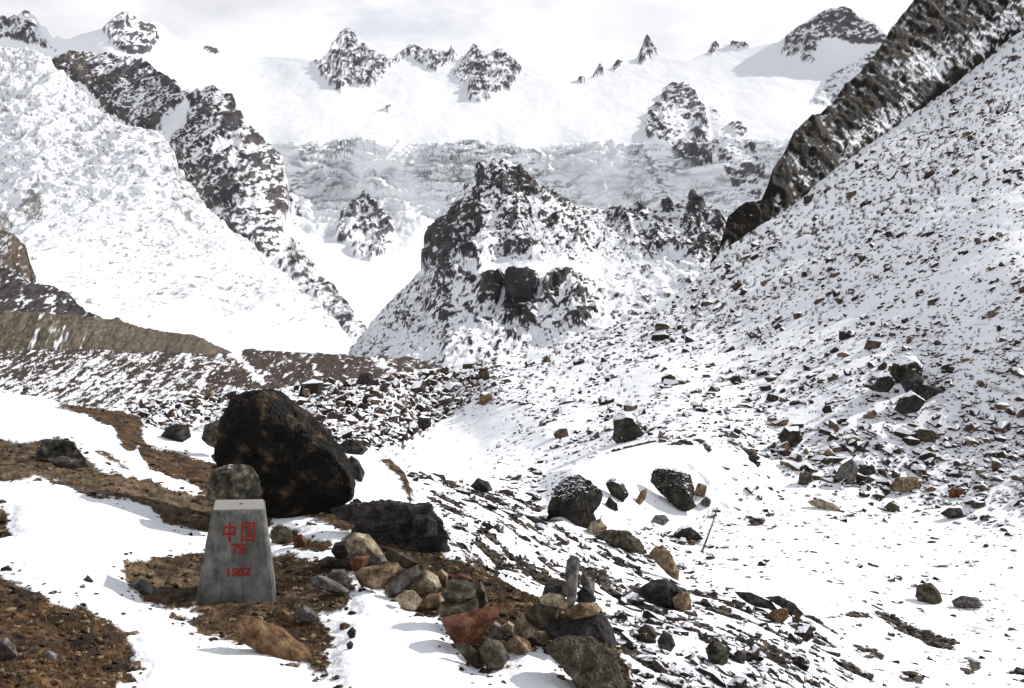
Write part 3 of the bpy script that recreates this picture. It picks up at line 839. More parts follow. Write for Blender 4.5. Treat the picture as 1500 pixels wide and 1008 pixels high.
def cliff():
    base = [(1040, 382), (1060, 368), (1130, 325), (1200, 277), (1250, 237), (1300, 203), (1350, 172), (1400, 133), (1450, 88), (1500, 48), (1580, -16), (1700, -112)]
    bottom = [(x, y + 16) for x, y in base]
    top = [(1040, 378), (1054, 362), (1060, 340), (1065, 323), (1090, 305), (1114, 296), (1122, 280), (1130, 254), (1146, 230), (1160, 201), (1184, 177), (1214, 160), (1234, 131), (1250, 118), (1270, 99), (1290, 70),
           (1304, 45), (1330, 14), (1346, -8), (1380, -60), (1430, -120), (1580, -220), (1700, -300)]
    dep = Depth([(1040, 390, 148), (1060, 378, 150), (1250, 245, 179), (1380, 165, 206), (1500, 58, 240), (1580, 0, 264), (1065, 323, 157), (1130, 254, 167), (1146, 230, 173), (1234, 131, 204), (1304, 45, 233),
                 (1380, -60, 265), (1580, -220, 335), (1200, 230, 176), (1300, 140, 203), (1450, 0, 253), (1125, 300, 159)])
    U, V, T, P = lattice(1040, 1700, 1.4, top, bottom, 1.5, dep)
    s = 188 / F
    Q = P / s * ISO
    wob = fbm(Q / 22, 4, 0.55, 603)
    Qa = Q * np.array([1.1, 1.0, 0.55])
    rough = fbm(Qa / 36, 6, 0.57, 607, True)
    low = curve(base)(U) - V
    P = P + normals(P) * (((3 + 6.5 * rough + 5 * wob) * sstep(-10, 18, low)) * s)[..., None]
    n = normals(P)
    u = uniform_rank(0.8 * fbm(Qa / 7, 4, 0.6, 609) + 0.9 * (1 - n[..., 2]) + 0.3 * rough)
    d = density(U, V, 0.975, [([(1225, 210), (1260, 190), (1330, 140), (1345, 165), (1290, 205), (1245, 235)], 0.5, 14), ([(1300, 100), (1400, 60), (1420, 90), (1330, 130)], 0.62, 14), ([(1400, 70), (1500, 0), (1500, 40), (1430, 90)], 0.55, 12),
                             ([(1150, 270), (1185, 262), (1180, 275), (1150, 280)], 0.5, 5)], wob)
    d = d * (0.5 + 0.5 * sstep(-4, 10, low + 6 * wob))
    rock = sstep(-0.05, 0.05, d - (1 - u))
    streak = fbm(Q * np.array([1.5, 1, 0.28]) / 13, 4, 0.6, 613)
    rc = palette(0.5 + 0.6 * fbm(Q / 8, 4, 0.6, 611), (0.007, 0.006, 0.0045), (0.015, 0.012, 0.009), (0.038, 0.028, 0.018))
    rc = mixc(rc, np.array([0.070, 0.046, 0.025]), sstep(0.15, 0.55, streak + 0.3 * wob) * 0.75)
    sheet('dark_cliff', P, mixc(np.broadcast_to(SNOW, P.shape), rc, rock), M_mid, 'dark brown rock cliff standing above the right slope', ((6, 3), (25, 20), (80, 90)))


cliff()

# ------------------------------------------------------------------ near ground with the boundary pillar
A1_TOP = [(-420, 548), (-60, 574), (0, 578), (60, 585), (110, 594), (170, 598), (200, 607), (212, 622), (235, 634), (300, 637), (420, 650), (500, 652), (545, 660), (575, 676), (592, 692), (604, 718), (612, 738),
          (636, 764), (655, 808), (700, 832), (750, 858), (800, 878), (872, 900), (900, 940), (925, 990), (945, 1040)]
DEP1 = Depth([(345, 872, 9.6), (0, 1008, 6.2), (-60, 1040, 5.9), (-60, 574, 21), (0, 585, 21), (180, 600, 23), (300, 640, 21.5), (0, 700, 13.2), (200, 720, 13.4), (430, 740, 14), (260, 660, 18.5), (540, 680, 17.5), (600, 715, 16.6),
              (560, 770, 12.9), (560, 860, 9.6), (640, 830, 11), (650, 890, 9.0), (700, 930, 8.4), (830, 1000, 7.6), (580, 960, 7.8), (440, 985, 7.4), (760, 880, 9.6), (880, 905, 9.2), (300, 1040, 6.4), (700, 1040, 6.8),
              (930, 1030, 7.6), (200, 850, 9.6), (480, 800, 11.2), (100, 800, 9.8), (0, 860, 8.3), (180, 960, 7.3), (-420, 1045, 5.6), (-420, 548, 19), (-420, 800, 8.8)])
SOIL = [
    [(-420, 835), (0, 845), (30, 855), (60, 870), (100, 885), (115, 880), (130, 895), (160, 915), (185, 930), (192, 950), (188, 985), (196, 996), (170, 1010), (150, 1065), (-420, 1065)],
    [(-420, 740), (0, 748), (12, 755), (9, 770), (14, 782), (0, 786), (-420, 790)],
    [(75, 592), (110, 593), (150, 598), (182, 600), (206, 608), (210, 640), (216, 650), (262, 663), (326, 682), (345, 700), (345, 740), (305, 735), (298, 722), (288, 712), (248, 697), (216, 684), (201, 656), (186, 661), (171, 641),
     (165, 626), (130, 612)],
    [(140, 662), (165, 668), (188, 688), (162, 684)],
    [(-420, 640), (0, 642), (30, 652), (56, 648), (85, 642), (110, 650), (118, 668), (150, 680), (140, 684), (160, 692), (200, 700), (232, 708), (252, 720), (290, 726), (312, 730), (400, 736), (480, 742), (560, 736), (606, 742), (640, 770),
     (655, 830), (618, 828), (596, 806), (588, 782), (572, 772), (553, 772), (540, 785), (512, 776), (470, 762), (400, 756), (392, 780), (300, 778), (270, 772), (240, 760), (228, 746), (200, 736), (130, 728), (90, 711), (50, 701), (20, 704), (-420, 700)],
    [(395, 775), (412, 770), (448, 788), (486, 800), (470, 806), (430, 800), (398, 796)],
    [(178, 838), (184, 822), (215, 813), (270, 808), (300, 808), (420, 812), (480, 824), (510, 836), (514, 852), (508, 872), (512, 895), (470, 905), (492, 938), (480, 960), (488, 1000), (470, 992), (400, 942), (340, 936), (290, 932), (276, 918),
     (258, 908), (240, 892), (214, 882), (190, 862)],
    [(482, 806), (560, 778), (600, 800), (630, 826), (655, 812), (700, 830), (760, 858), (872, 898), (905, 940), (930, 1000), (950, 1045), (880, 1045), (866, 1008), (842, 982), (815, 956), (790, 948), (752, 950), (738, 974), (700, 978), (672, 946), (646, 900),
     (600, 892), (575, 876), (545, 850), (520, 842), (500, 826)],
    [(565, 664), (592, 690), (606, 722), (600, 738), (592, 718), (582, 696), (560, 676)],
]
HOLES = [[(246, 896), (262, 890), (288, 896), (300, 904), (282, 912), (258, 906)], [(308, 868), (340, 869), (395, 874), (400, 880), (360, 882), (318, 878)], [(120, 668), (150, 671), (175, 680), (150, 676)],
         [(440, 812), (500, 806), (512, 818), (470, 816)], [(252, 700), (275, 700), (285, 708), (262, 708)]]


def near_ground():
    U, V, T, P = lattice(-420, 945, 1.35, A1_TOP, [(-420, 1060), (945, 1060)], 1.25, DEP1)
    px = F / T                                              # photo units per metre
    wob = fbm(P / 0.55, 5, 0.6, 703)
    s = np.full(U.shape, 60.0)
    for p in SOIL:
        s = np.minimum(s, sdf(U, V, p))
    for p in HOLES:
        s = np.maximum(s, -sdf(U, V, p))
    s = s / px + 0.085 * wob + 0.045 * fbm(P / 0.10, 4, 0.6, 705)          # metres from the edge of the snow
    soil = sstep(0.012, -0.012, s)
    lift = sstep(-0.02, 0.20, s) * 0.055
    n = normals(P)
    lumps = 0.05 * fbm(P / 0.20, 5, 0.62, 711) + 0.06 * fbm(P / 0.9, 3, 0.5, 713) + 0.014 * np.abs(fbm(P / 0.05, 2, 0.5, 715))
    tread = sstep(30, -30, sdf(U, V, [(500, 850), (560, 850), (585, 900), (520, 1000), (480, 1000), (470, 940)]))
    snow_r = 0.025 * fbm(P / 1.3, 3, 0.5, 717) + 0.006 * fbm(P / 0.2, 3, 0.5, 719) + tread * 0.022 * fbm(P / 0.25, 4, 0.6, 721)
    P[..., 2] += lumps * soil + (lift + snow_r) * (1 - soil)
    tone = fbm(P / 0.16, 5, 0.65, 723)
    rc = palette(0.5 + 0.85 * tone, (0.010, 0.006, 0.004), (0.034, 0.020, 0.011), (0.085, 0.048, 0.022), (0.16, 0.10, 0.048))
    grey = density(U, V, 0.0, [([(-420, 640), (120, 650), (300, 730), (300, 780), (200, 740), (-420, 700)], 0.7, 14), ([(175, 850), (185, 820), (300, 808), (400, 870), (510, 850), (510, 900), (300, 910)], 0.55, 18)], wob)
    gc = palette(0.5 + 0.85 * tone, (0.016, 0.011, 0.007), (0.058, 0.040, 0.024), (0.125, 0.090, 0.053), (0.23, 0.175, 0.11))
    rc = mixc(rc, gc, grey)
    rust = density(U, V, 0.0, [([(-420, 835), (60, 870), (192, 950), (150, 1060), (-420, 1060)], 0.8, 14), ([(75, 592), (206, 608), (216, 650), (345, 700), (300, 722), (200, 656), (130, 612)], 0.6, 12)], wob)
    rcr = palette(0.5 + 1.0 * tone, (0.010, 0.007, 0.005), (0.030, 0.018, 0.011), (0.075, 0.040, 0.018), (0.15, 0.085, 0.040))
    rc = mixc(rc, rcr, rust)
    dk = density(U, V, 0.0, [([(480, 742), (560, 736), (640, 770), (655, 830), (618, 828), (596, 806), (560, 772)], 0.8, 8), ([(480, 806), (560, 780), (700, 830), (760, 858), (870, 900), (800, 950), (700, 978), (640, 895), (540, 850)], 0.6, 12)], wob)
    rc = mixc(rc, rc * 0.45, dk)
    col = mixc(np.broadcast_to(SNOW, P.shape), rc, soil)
    sheet('ground', P, col, M_near, 'near hillside of snow patches and brown turf round the pillar', ((0.15, 0.25), (0.6, 1.2), (1.5, 4), (3, 9)))
    return U, V, T, P, soil, s


G_U, G_V, G_T, G_P, G_SOIL, G_EDGE = near_ground()

# base terrain beneath everything, out to the far range
gx = np.linspace(-4000, 4000, 41)
gy = np.linspace(-60, 6000, 41)
GX, GY = np.meshgrid(gx, gy)
BP = np.stack([GX, GY, np.full(GX.shape, -90.0)], -1)
BP[..., 2] += -3 * np.sin(GX / 700) - 4 * np.cos(GY / 800)
idx = np.arange(41 * 41).reshape(41, 41)
ff = np.stack([idx[:-1, :-1], idx[:-1, 1:], idx[1:, 1:], idx[1:, :-1]], -1).reshape(-1, 4)
link('terrain', mesh_from('terrain', BP.reshape(-1, 3), ff, M_far, True, col=np.tile(SNOW, (41 * 41, 1))), label='snow covered land below the mountains', kind='structure')

# ------------------------------------------------------------------ stones
class Surface:
    """looks up a built terrain lattice at a photo point (rows run from bottom to top at even steps)"""
    def __init__(self, U, V, P):
        self.U, self.P, self.N = U, P, normals(P)
        rel = P - CAM
        self.V = CY - F * (rel @ UP) / (rel @ FWD)          # where each built point is seen

    def __call__(self, x, y):
        j = int(np.clip(round((x - self.U[0, 0]) / (self.U[0, 1] - self.U[0, 0])), 0, self.U.shape[1] - 1))
        col = self.V[:, j]
        i = int(np.argmax(col <= y)) if (col <= y).any() else len(col) - 1
        return self.P[i, j], self.N[i, j]


SLOPE = Surface(S_U, S_V, S_P)
NEAR = Surface(G_U, G_V, G_P)


def icosphere(level):
    bm = bmesh.new()
    bmesh.ops.create_icosphere(bm, subdivisions=level, radius=1.0)
    bm.verts.ensure_lookup_table()
    v = np.array([p.co[:] for p in bm.verts])
    f = np.array([[q.index for q in p.verts] for p in bm.faces])
    bm.free()
    return v, f


ICO = {k: icosphere(k) for k in (4, 5, 6)}

STONE = {
    'boulder': rock_mat('dark_boulder_stone', (0.007, 0.006, 0.005), (0.013, 0.011, 0.009), (0.095, 0.062, 0.034), 3.6, None, 1.0, 0.08, 0.43, 0.68),
    'lichen': rock_mat('lichen_stone', (0.012, 0.011, 0.008), (0.045, 0.041, 0.030), (0.15, 0.14, 0.10), 9, 1.05, 0.7, 0.03),
    'dark': rock_mat('dark_slate_stone', (0.012, 0.011, 0.010), (0.030, 0.027, 0.025), (0.085, 0.076, 0.068), 7, None, 0.8, 0.03),
    'darksnow': rock_mat('dark_snowy_stone', (0.014, 0.013, 0.011), (0.032, 0.028, 0.024), (0.08, 0.07, 0.055), 3, 0.52, 0.7, 0.04, snow_scale=2.2),
    'bank': rock_mat('bank_stone', (0.010, 0.009, 0.008), (0.025, 0.022, 0.018), (0.06, 0.055, 0.042), 3, 0.66, 0.8, 0.05, snow_scale=0.7),
    'brown': rock_mat('brown_stone', (0.050, 0.033, 0.020), (0.15, 0.10, 0.058), (0.32, 0.235, 0.145), 8, None, 0.6, 0.02),
    'orange': rock_mat('orange_stone', (0.040, 0.022, 0.011), (0.115, 0.066, 0.032), (0.22, 0.145, 0.08), 9, None, 0.6, 0.02),
    'red': rock_mat('red_stone', (0.045, 0.018, 0.010), (0.115, 0.045, 0.024), (0.19, 0.105, 0.06), 10, None, 0.6, 0.02),
    'tan': rock_mat('tan_stone', (0.09, 0.066, 0.042), (0.25, 0.195, 0.13), (0.46, 0.39, 0.29), 9, None, 0.6, 0.02),
    'grey': rock_mat('grey_stone', (0.035, 0.032, 0.029), (0.105, 0.096, 0.085), (0.22, 0.205, 0.185), 11, None, 0.6, 0.02),
    'olive': rock_mat('olive_stone', (0.022, 0.018, 0.012), (0.058, 0.048, 0.033), (0.13, 0.112, 0.08), 10, None, 0.7, 0.02),
    'scree': rock_mat('scree_stone', (0.028, 0.020, 0.017), (0.068, 0.048, 0.037), (0.18, 0.12, 0.075), 2.5, 0.56, 0.6, 0.05, 0.40, 0.72, 'object', 3.0),
    'scree_mass': rock_mat('scree_mass_stone', (0.028, 0.020, 0.017), (0.068, 0.048, 0.037), (0.18, 0.12, 0.075), 2.5, 0.56, 0.6, 0.05, 0.40, 0.72, 'rnd', 3.0),
    'strip': rock_mat('bare_strip_stone', (0.020, 0.016, 0.014), (0.055, 0.045, 0.038), (0.15, 0.12, 0.09), 5, 0.86, 0.7, 0.04, 0.38, 0.70, 'object'),
    'strip_mass': rock_mat('bare_strip_mass_stone', (0.020, 0.016, 0.014), (0.055, 0.045, 0.038), (0.15, 0.12, 0.09), 5, 0.86, 0.7, 0.04, 0.38, 0.70, 'rnd'),
    'strip_bare': rock_mat('bare_strip_gravel_stone', (0.018, 0.014, 0.012), (0.050, 0.040, 0.032), (0.14, 0.11, 0.08), 5, None, 0.7, 0.04, 0.38, 0.70, 'rnd'),
    'gravel': rock_mat('gravel_stone', (0.020, 0.014, 0.010), (0.055, 0.034, 0.019), (0.26, 0.18, 0.105), 30, None, 0.4, 0.005, 0.36, 0.68, 'rnd'),
}
ROCK_CATEGORY = 'rock'


def seat(o, t, group):
    """distance of the ground under a near stone, so that its foot is not swallowed by a rise before it"""
    if t > 24:
        return t
    k = int(o[:, 1].argmax())
    x, y = o[k]
    if y > curve(A1_TOP)(x) and x < 930:
        P, _ = NEAR(x, min(y, 1035))
        return min(t, float((P - CAM) @ FWD))
    return t


def lump(name, label, outline, mat, t, thick=0.8, level=4, cuts=7, rough=0.04, p=3.0, seed=None, group=None, bed=0.0, category=None, cutmin=0.62, strata=0.0, edge=5, root=1.14, face=0.95, seated=True):
    """a stone whose face has the given outline at distance t; it is as deep as it is wide (times thick)"""
    r = np.random.default_rng(seed if seed is not None else abs(hash(label)) % 2 ** 31 if False else sum(map(ord, label)) * 7 + len(label))
    o = np.asarray(outline, float)
    c = 0.5 * (o.min(0) + o.max(0)) * 0.5 + 0.5 * o.mean(0)
    t = seat(o, t, group) if seated else t
    k = t / F
    O = (o - c) * k
    O[:, 1] *= -1
    d, f = ICO[level]
    ca, sa = d[:, 0], d[:, 2]
    rho = np.sqrt(ca ** 2 + sa ** 2) + 1e-9
    dx, dz = ca / rho, sa / rho
    R = np.zeros(len(d))
    n = len(O)
    for i in range(n):
        a, b = O[i], O[(i + 1) % n]
        e = b - a
        den = dx * e[1] - dz * e[0]
        with np.errstate(divide='ignore', invalid='ignore'):
            tt = (a[0] * e[1] - a[1] * e[0]) / den
            ss = (a[0] * dz - a[1] * dx) / den
        ok = (ss >= -1e-6) & (ss <= 1 + 1e-6) & (tt > 0)
        R = np.where(ok, np.maximum(R, tt), R)
    R[R <= 0] = R[R > 0].mean()
    size = np.sqrt(abs(np.sum(O[:, 0] * np.roll(O[:, 1], -1) - np.roll(O[:, 0], -1) * O[:, 1]) / 2) / math.pi)
    D = size * thick
    rr = ((rho / R) ** p + (np.abs(d[:, 1]) / D) ** p) ** (-1 / p)
    v = d * rr[:, None]
    v[:, 2] = np.where(v[:, 2] < 0, v[:, 2] * root, v[:, 2])       # the foot is bedded in
    # broken faces: planes that mostly look towards or away from the viewer, so the outline survives
    for q in range(cuts):
        th, ph = r.uniform(0, 2 * math.pi), r.uniform(0.1, face)
        nn = np.array([math.cos(th) * math.sin(ph), -math.cos(ph) if r.random() < 0.75 else math.cos(ph), math.sin(th) * math.sin(ph)])
        h = v @ nn
        m = h.max() * r.uniform(cutmin - 0.08, max(0.86, cutmin + 0.05))
        v -= np.maximum(h - m, 0)[:, None] * nn
    for q in range(edge):
        nn = r.normal(size=3)
        nn /= np.linalg.norm(nn)
        h = v @ nn
        m = h.max() * r.uniform(0.86, 0.97)
        v -= np.maximum(h - m, 0)[:, None] * nn
    w = v / size
    off = r.uniform(-50, 50, 3)
    nz = fbm(w * 1.7 + off, 5, 0.55, 5)
    rg = fbm(w * 2.6 + off, 5, 0.6, 6, True)
    v += d * ((rough * (nz * 0.9 + rg * 0.7 + 0.5 * fbm(w * 7 + off, 4, 0.6, 8, True))) * size)[:, None]
    if strata:
        v += d * (strata * size * np.sign(np.sin(w[:, 2] * 16 + 3 * nz)) * 0.5)[:, None]
    origin = at(c[0], c[1], t)
    low = v[:, 2].min()
    basis = np.stack([RIGHT, FWD, UP])
    W = v @ basis
    base = np.array([0, 0, W[:, 2].min()])
    W -= base
    me = mesh_from(name, W, f, STONE[mat], False)
    return link(name, me, label, category or ROCK_CATEGORY, group, None, None, origin + base - np.array([0, 0, bed]))


def stone(name, label, outline, mat, t, thick=0.8, level=4, cuts=7, rough=0.04, p=3.0, seed=None, group=None, bed=0.0, category=None, cutmin=0.62, strata=0.0, edge=5, root=1.1, seated=True):
    """an angular broken stone: the outline at distance t is its widest ring, smaller broken faces stand before and behind it"""
    r = np.random.default_rng(seed if seed is not None else sum(map(ord, label)) * 7 + len(label))
    o = np.asarray(outline, float)
    c = 0.25 * (o.min(0) + o.max(0)) + 0.5 * o.mean(0)
    t = seat(o, t, group) if seated else t
    O = (o - c) * (t / F)
    O[:, 1] *= -1
    size = np.sqrt(abs(np.sum(O[:, 0] * np.roll(O[:, 1], -1) - np.roll(O[:, 0], -1) * O[:, 1]) / 2) / math.pi)
    D = size * thick
    O[:, 1] = np.where(O[:, 1] < 0, O[:, 1] * root, O[:, 1])
    pts = []
    tiltx, tiltz = r.uniform(-0.25, 0.25, 2)
    for q in O:
        pts.append((q[0], r.uniform(-0.3, 0.3) * D, q[1]))
    for sgn in (-1, 1):
        m = r.permutation(len(O))[:max(4, int(len(O) * 0.6))]
        k = r.uniform(0.55, 0.8)
        sh = r.uniform(-0.12, 0.12, 2) * size
        for q in O[np.sort(m)]:
            pts.append((q[0] * k + sh[0], sgn * D * r.uniform(0.8, 1.0) + tiltx * q[0] + tiltz * q[1], q[1] * k + sh[1]))
    bm = bmesh.new()
    for q in pts:
        bm.verts.new(q)
    bmesh.ops.convex_hull(bm, input=bm.verts)
    bmesh.ops.delete(bm, geom=[v for v in bm.verts if not v.link_faces], context='VERTS')
    bmesh.ops.dissolve_limit(bm, angle_limit=math.radians(9), verts=bm.verts, edges=bm.edges)
    bmesh.ops.bevel(bm, geom=list(bm.edges), offset=size * 0.035, segments=1, affect='EDGES', profile=0.6)
    bmesh.ops.triangulate(bm, faces=bm.faces)
    for k in range(5):
        long_e = [e for e in bm.edges if e.calc_length() > size * (0.16 if level == 4 else 0.10)]
        if not long_e or len(bm.faces) > (2600 if level == 4 else 9000):
            break
        bmesh.ops.subdivide_edges(bm, edges=long_e, cuts=1)
        bmesh.ops.triangulate(bm, faces=[f for f in bm.faces if len(f.verts) > 3])
    bmesh.ops.recalc_face_normals(bm, faces=bm.faces)
    bm.normal_update()
    bm.verts.index_update()
    v = np.array([q.co[:] for q in bm.verts])
    nn = np.array([q.normal[:] for q in bm.verts])
    f = np.array([[q.index for q in fc.verts] for fc in bm.faces])
    bm.free()
    w = v / size + r.uniform(-50, 50, 3)
    v = v + nn * (rough * size * (1.1 * fbm(w * 1.6, 3, 0.5, 5) + 0.55 * fbm(w * 6.5, 3, 0.6, 6)))[:, None]
    if strata:
        v = v + nn * (strata * size * np.sign(np.sin(v[:, 2] / size * 13 + 2.5 * fbm(w * 1.5, 2, 0.5, 7))))[:, None] * 0.5
    origin = at(c[0], c[1], t)
    W = v @ np.stack([RIGHT, FWD, UP])
    base = np.array([0, 0, W[:, 2].min()])
    me = mesh_from(name, W - base, f, STONE[mat], False)
    return link(name, me, label, category or ROCK_CATEGORY, group, None, None, origin + base)


def g1(x, y):
    return float(DEP1(x, y))


def g2(x, y):
    return float(DEP2(x, y))


# boulders and stones on the near ground
lump('boulder', 'huge dark boulder standing behind the boundary pillar', [(326, 692), (328, 640), (331, 606), (345, 584), (370, 575), (395, 572), (412, 582), (427, 594), (446, 611), (462, 628), (477, 645), (494, 662), (509, 682), (517, 703),
      (515, 716), (500, 730), (488, 737), (470, 748), (440, 748), (400, 740), (380, 724), (355, 708), (335, 702)], 'boulder', 14.6, 0.85, 6, 5, 0.085, 3.0, 21, edge=0, face=0.5, cutmin=0.74, strata=0.02)
stone('rock', 'squat lichen-covered rock directly behind the top of the pillar', [(301, 728), (304, 702), (314, 686), (332, 680), (352, 680), (368, 683), (378, 700), (383, 726), (362, 738), (322, 736)], 'lichen', 12.2, 0.9, 5, 8, 0.06)
stone('rock', 'low flat dark rock on the snow left of the huge boulder', [(232, 642), (244, 626), (262, 622), (277, 622), (280, 640), (266, 648), (245, 646)], 'dark', 20.6, 0.8, 4, 7, 0.05)
stone('rock', 'mossy brown rock touching the upper left side of the huge boulder', [(294, 642), (300, 622), (318, 615), (334, 620), (336, 650), (318, 656), (304, 650)], 'olive', 18.6, 0.9, 4, 7)
stone('rock', 'small dark rock at the left foot of the huge boulder', [(308, 668), (324, 657), (334, 664), (338, 676), (326, 682), (314, 676)], 'dark', 15.8, 0.9)
stone('rock', 'small grey rock wedged against the left foot of the huge boulder', [(332, 674), (340, 665), (350, 668), (354, 682), (340, 686)], 'dark', 13.2, 0.9)
stone('rock', 'long dark rock behind the right shoulder of the huge boulder', [(496, 652), (508, 643), (528, 646), (540, 658), (530, 666), (506, 664)], 'dark', 17.6, 0.8)
stone('rock', 'dark broken rock on the snow right of the huge boulder', [(507, 676), (514, 667), (526, 674), (535, 692), (530, 706), (518, 700), (508, 690)], 'dark', 16.0, 0.7)
lump('rock_ledge', 'dark layered rock ledge at the snow edge right of the boulder', [(484, 748), (510, 742), (545, 737), (580, 738), (604, 744), (626, 740), (634, 752), (642, 764), (653, 786), (656, 804), (650, 818), (658, 838), (636, 846), (614, 832), (598, 812), (588, 790),
      (574, 774), (552, 770), (516, 764)], 'dark', 11.9, 0.5, 6, 6, 0.09, 3.2, 9, strata=0.06, edge=0, face=0.6, seated=False)
stone('rock', 'squarish dark block perched on the layered ledge', [(603, 764), (607, 756), (628, 752), (641, 766), (640, 782), (624, 786), (606, 778)], 'dark', 11.6, 0.9, 4, 9, seated=False)
stone('rock', 'pointed dark stone on the very top of the layered ledge', [(616, 748), (624, 739), (634, 750), (632, 758), (620, 757)], 'dark', 12.0, 0.9)
stone('flagstone', 'long orange-brown slab lying in front of the pillar', [(340, 912), (350, 899), (374, 903), (410, 920), (440, 944), (468, 963), (482, 980), (479, 992), (464, 994), (440, 978), (410, 957), (370, 937), (345, 927)], 'orange', 7.72, 0.7, 5, 6, 0.035, 3.0, 5, cutmin=0.7, root=1.25, seated=False)
stone('rock', 'pale angular stone on the gravel right below the pillar', [(434, 892), (444, 884), (462, 896), (470, 905), (458, 912), (440, 910)], 'grey', 8.7, 0.7, 4)
stone('rock', 'orange stone bedded behind the upper end of the long slab', [(402, 896), (416, 892), (436, 906), (430, 914), (408, 908)], 'orange', 8.9, 0.6, 4)
stone('rock', 'grey ledge stone at the lower left of the pillar', [(190, 850), (206, 848), (232, 866), (244, 888), (228, 892), (204, 874)], 'grey', 9.3, 0.5, 4, seated=False)
stone('rock', 'long flat grey slab on the gravel right of the pillar', [(450, 846), (466, 843), (500, 856), (514, 866), (506, 874), (476, 864), (456, 858)], 'grey', 9.8, 0.5, 4)
stone('rock', 'grey-brown stone beside the long flat slab right of the pillar', [(478, 846), (486, 834), (504, 834), (514, 848), (510, 858), (490, 856)], 'grey', 10.2, 0.7, 4)
stone('rock', 'thin dark slab above the gravel right of the pillar', [(464, 822), (480, 814), (506, 818), (514, 830), (496, 834), (474, 830)], 'olive', 10.6, 0.6, 4)
stone('rock', 'brown low stone in the strip just right of the pillar top', [(396, 778), (410, 770), (428, 780), (430, 794), (404, 796)], 'olive', 11.6, 0.7, 4)
stone('rock', 'small reddish stone in the strip right of the pillar', [(430, 784), (442, 782), (450, 794), (446, 802), (432, 798)], 'red', 11.5, 0.7, 4)
stone('rock', 'dark mound of rock at the far left below the snow crest', [(52, 664), (60, 648), (84, 642), (108, 646), (116, 664), (130, 674), (96, 678), (66, 674)], 'lichen', 15.4, 0.8, 5, 8, 0.07)
stone('rock', 'low grey stone at the edge of the middle turf band on the far left', [(68, 672), (90, 668), (124, 674), (132, 684), (104, 686), (78, 682)], 'grey', 14.6, 0.5, 4)
stone('rock', 'small tan flat stone lying on the bottom left turf', [(60, 956), (70, 952), (84, 958), (82, 966), (66, 964)], 'grey', 6.7, 0.6, 4)
stone('rock', 'pale stone at the left edge of the bottom left turf', [(-8, 942), (8, 934), (22, 950), (26, 962), (4, 966), (-8, 962)], 'grey', 6.8, 0.7, 4)
stone('rock', 'small dark stone lying on the trodden snow right of the slab', [(508, 926), (516, 918), (522, 924), (520, 934), (511, 934)], 'dark', 8.3, 0.8, 4)
stone('rock', 'smallest dark stone on the trodden snow below its neighbour', [(507, 944), (513, 938), (518, 943), (516, 950), (509, 951)], 'dark', 7.9, 0.8, 4)

# the low row of stones beside the ledge
ROW = 'row of loose stones beside the ledge'
stone('rock', 'large pale tan boulder at the left end of the stone row', [(494, 804), (500, 788), (520, 778), (541, 783), (555, 800), (564, 812), (552, 820), (520, 824), (502, 818)], 'tan', 10.38, 0.8, 5, 8, 0.05, 2.8, 3, ROW)
stone('rock', 'dark grey block leaning on the large tan boulder', [(484, 808), (490, 795), (508, 792), (513, 808), (508, 820), (492, 818)], 'dark', 9.98, 0.8, 4, 9, group=ROW)
stone('rock', 'red and cream stone below the large tan boulder', [(510, 824), (520, 815), (542, 814), (538, 830), (518, 836)], 'red', 9.88, 0.8, 4, group=ROW)
stone('rock', 'whitish grey stone between the tan boulder and the brown block', [(536, 828), (544, 814), (562, 812), (568, 822), (556, 832)], 'grey', 9.98, 0.7, 4, group=ROW)
stone('rock', 'big angular brown block in the middle of the stone row', [(518, 840), (528, 832), (565, 827), (582, 823), (590, 833), (580, 847), (560, 860), (545, 862), (528, 856)], 'brown', 9.43, 0.8, 5, 6, 0.03, 3.2, 8, ROW, cutmin=0.55)
stone('rock', 'dark brown stone behind the brown block of the row', [(560, 814), (572, 804), (598, 814), (614, 824), (604, 834), (578, 828)], 'olive', 10.18, 0.8, 4, group=ROW)
stone('rock', 'grey streaked slab leaning to the right of the brown block', [(566, 866), (574, 850), (598, 833), (612, 827), (617, 840), (602, 858), (582, 872), (570, 875)], 'grey', 9.38, 0.6, 5, 6, 0.035, group=ROW)
stone('rock', 'rounded cream and tan stone right of the grey slab', [(604, 856), (611, 840), (625, 834), (641, 844), (647, 858), (637, 868), (614, 870)], 'tan', 9.38, 0.9, 5, 6, 0.04, group=ROW)
stone('rock', 'tan stone at the bottom of the row under the grey slab', [(578, 876), (590, 867), (606, 865), (620, 880), (613, 891), (598, 893), (586, 887)], 'tan', 9.03, 0.8, 4, group=ROW)
stone('rock', 'brown stone under the rounded cream stone', [(618, 882), (628, 870), (646, 868), (652, 882), (640, 892), (624, 893)], 'brown', 9.03, 0.8, 4, group=ROW)
stone('rock', 'small mottled stone between the row and the stacked cairn', [(636, 844), (647, 833), (657, 842), (654, 858), (643, 858)], 'brown', 9.58, 0.8, 4, group=ROW)

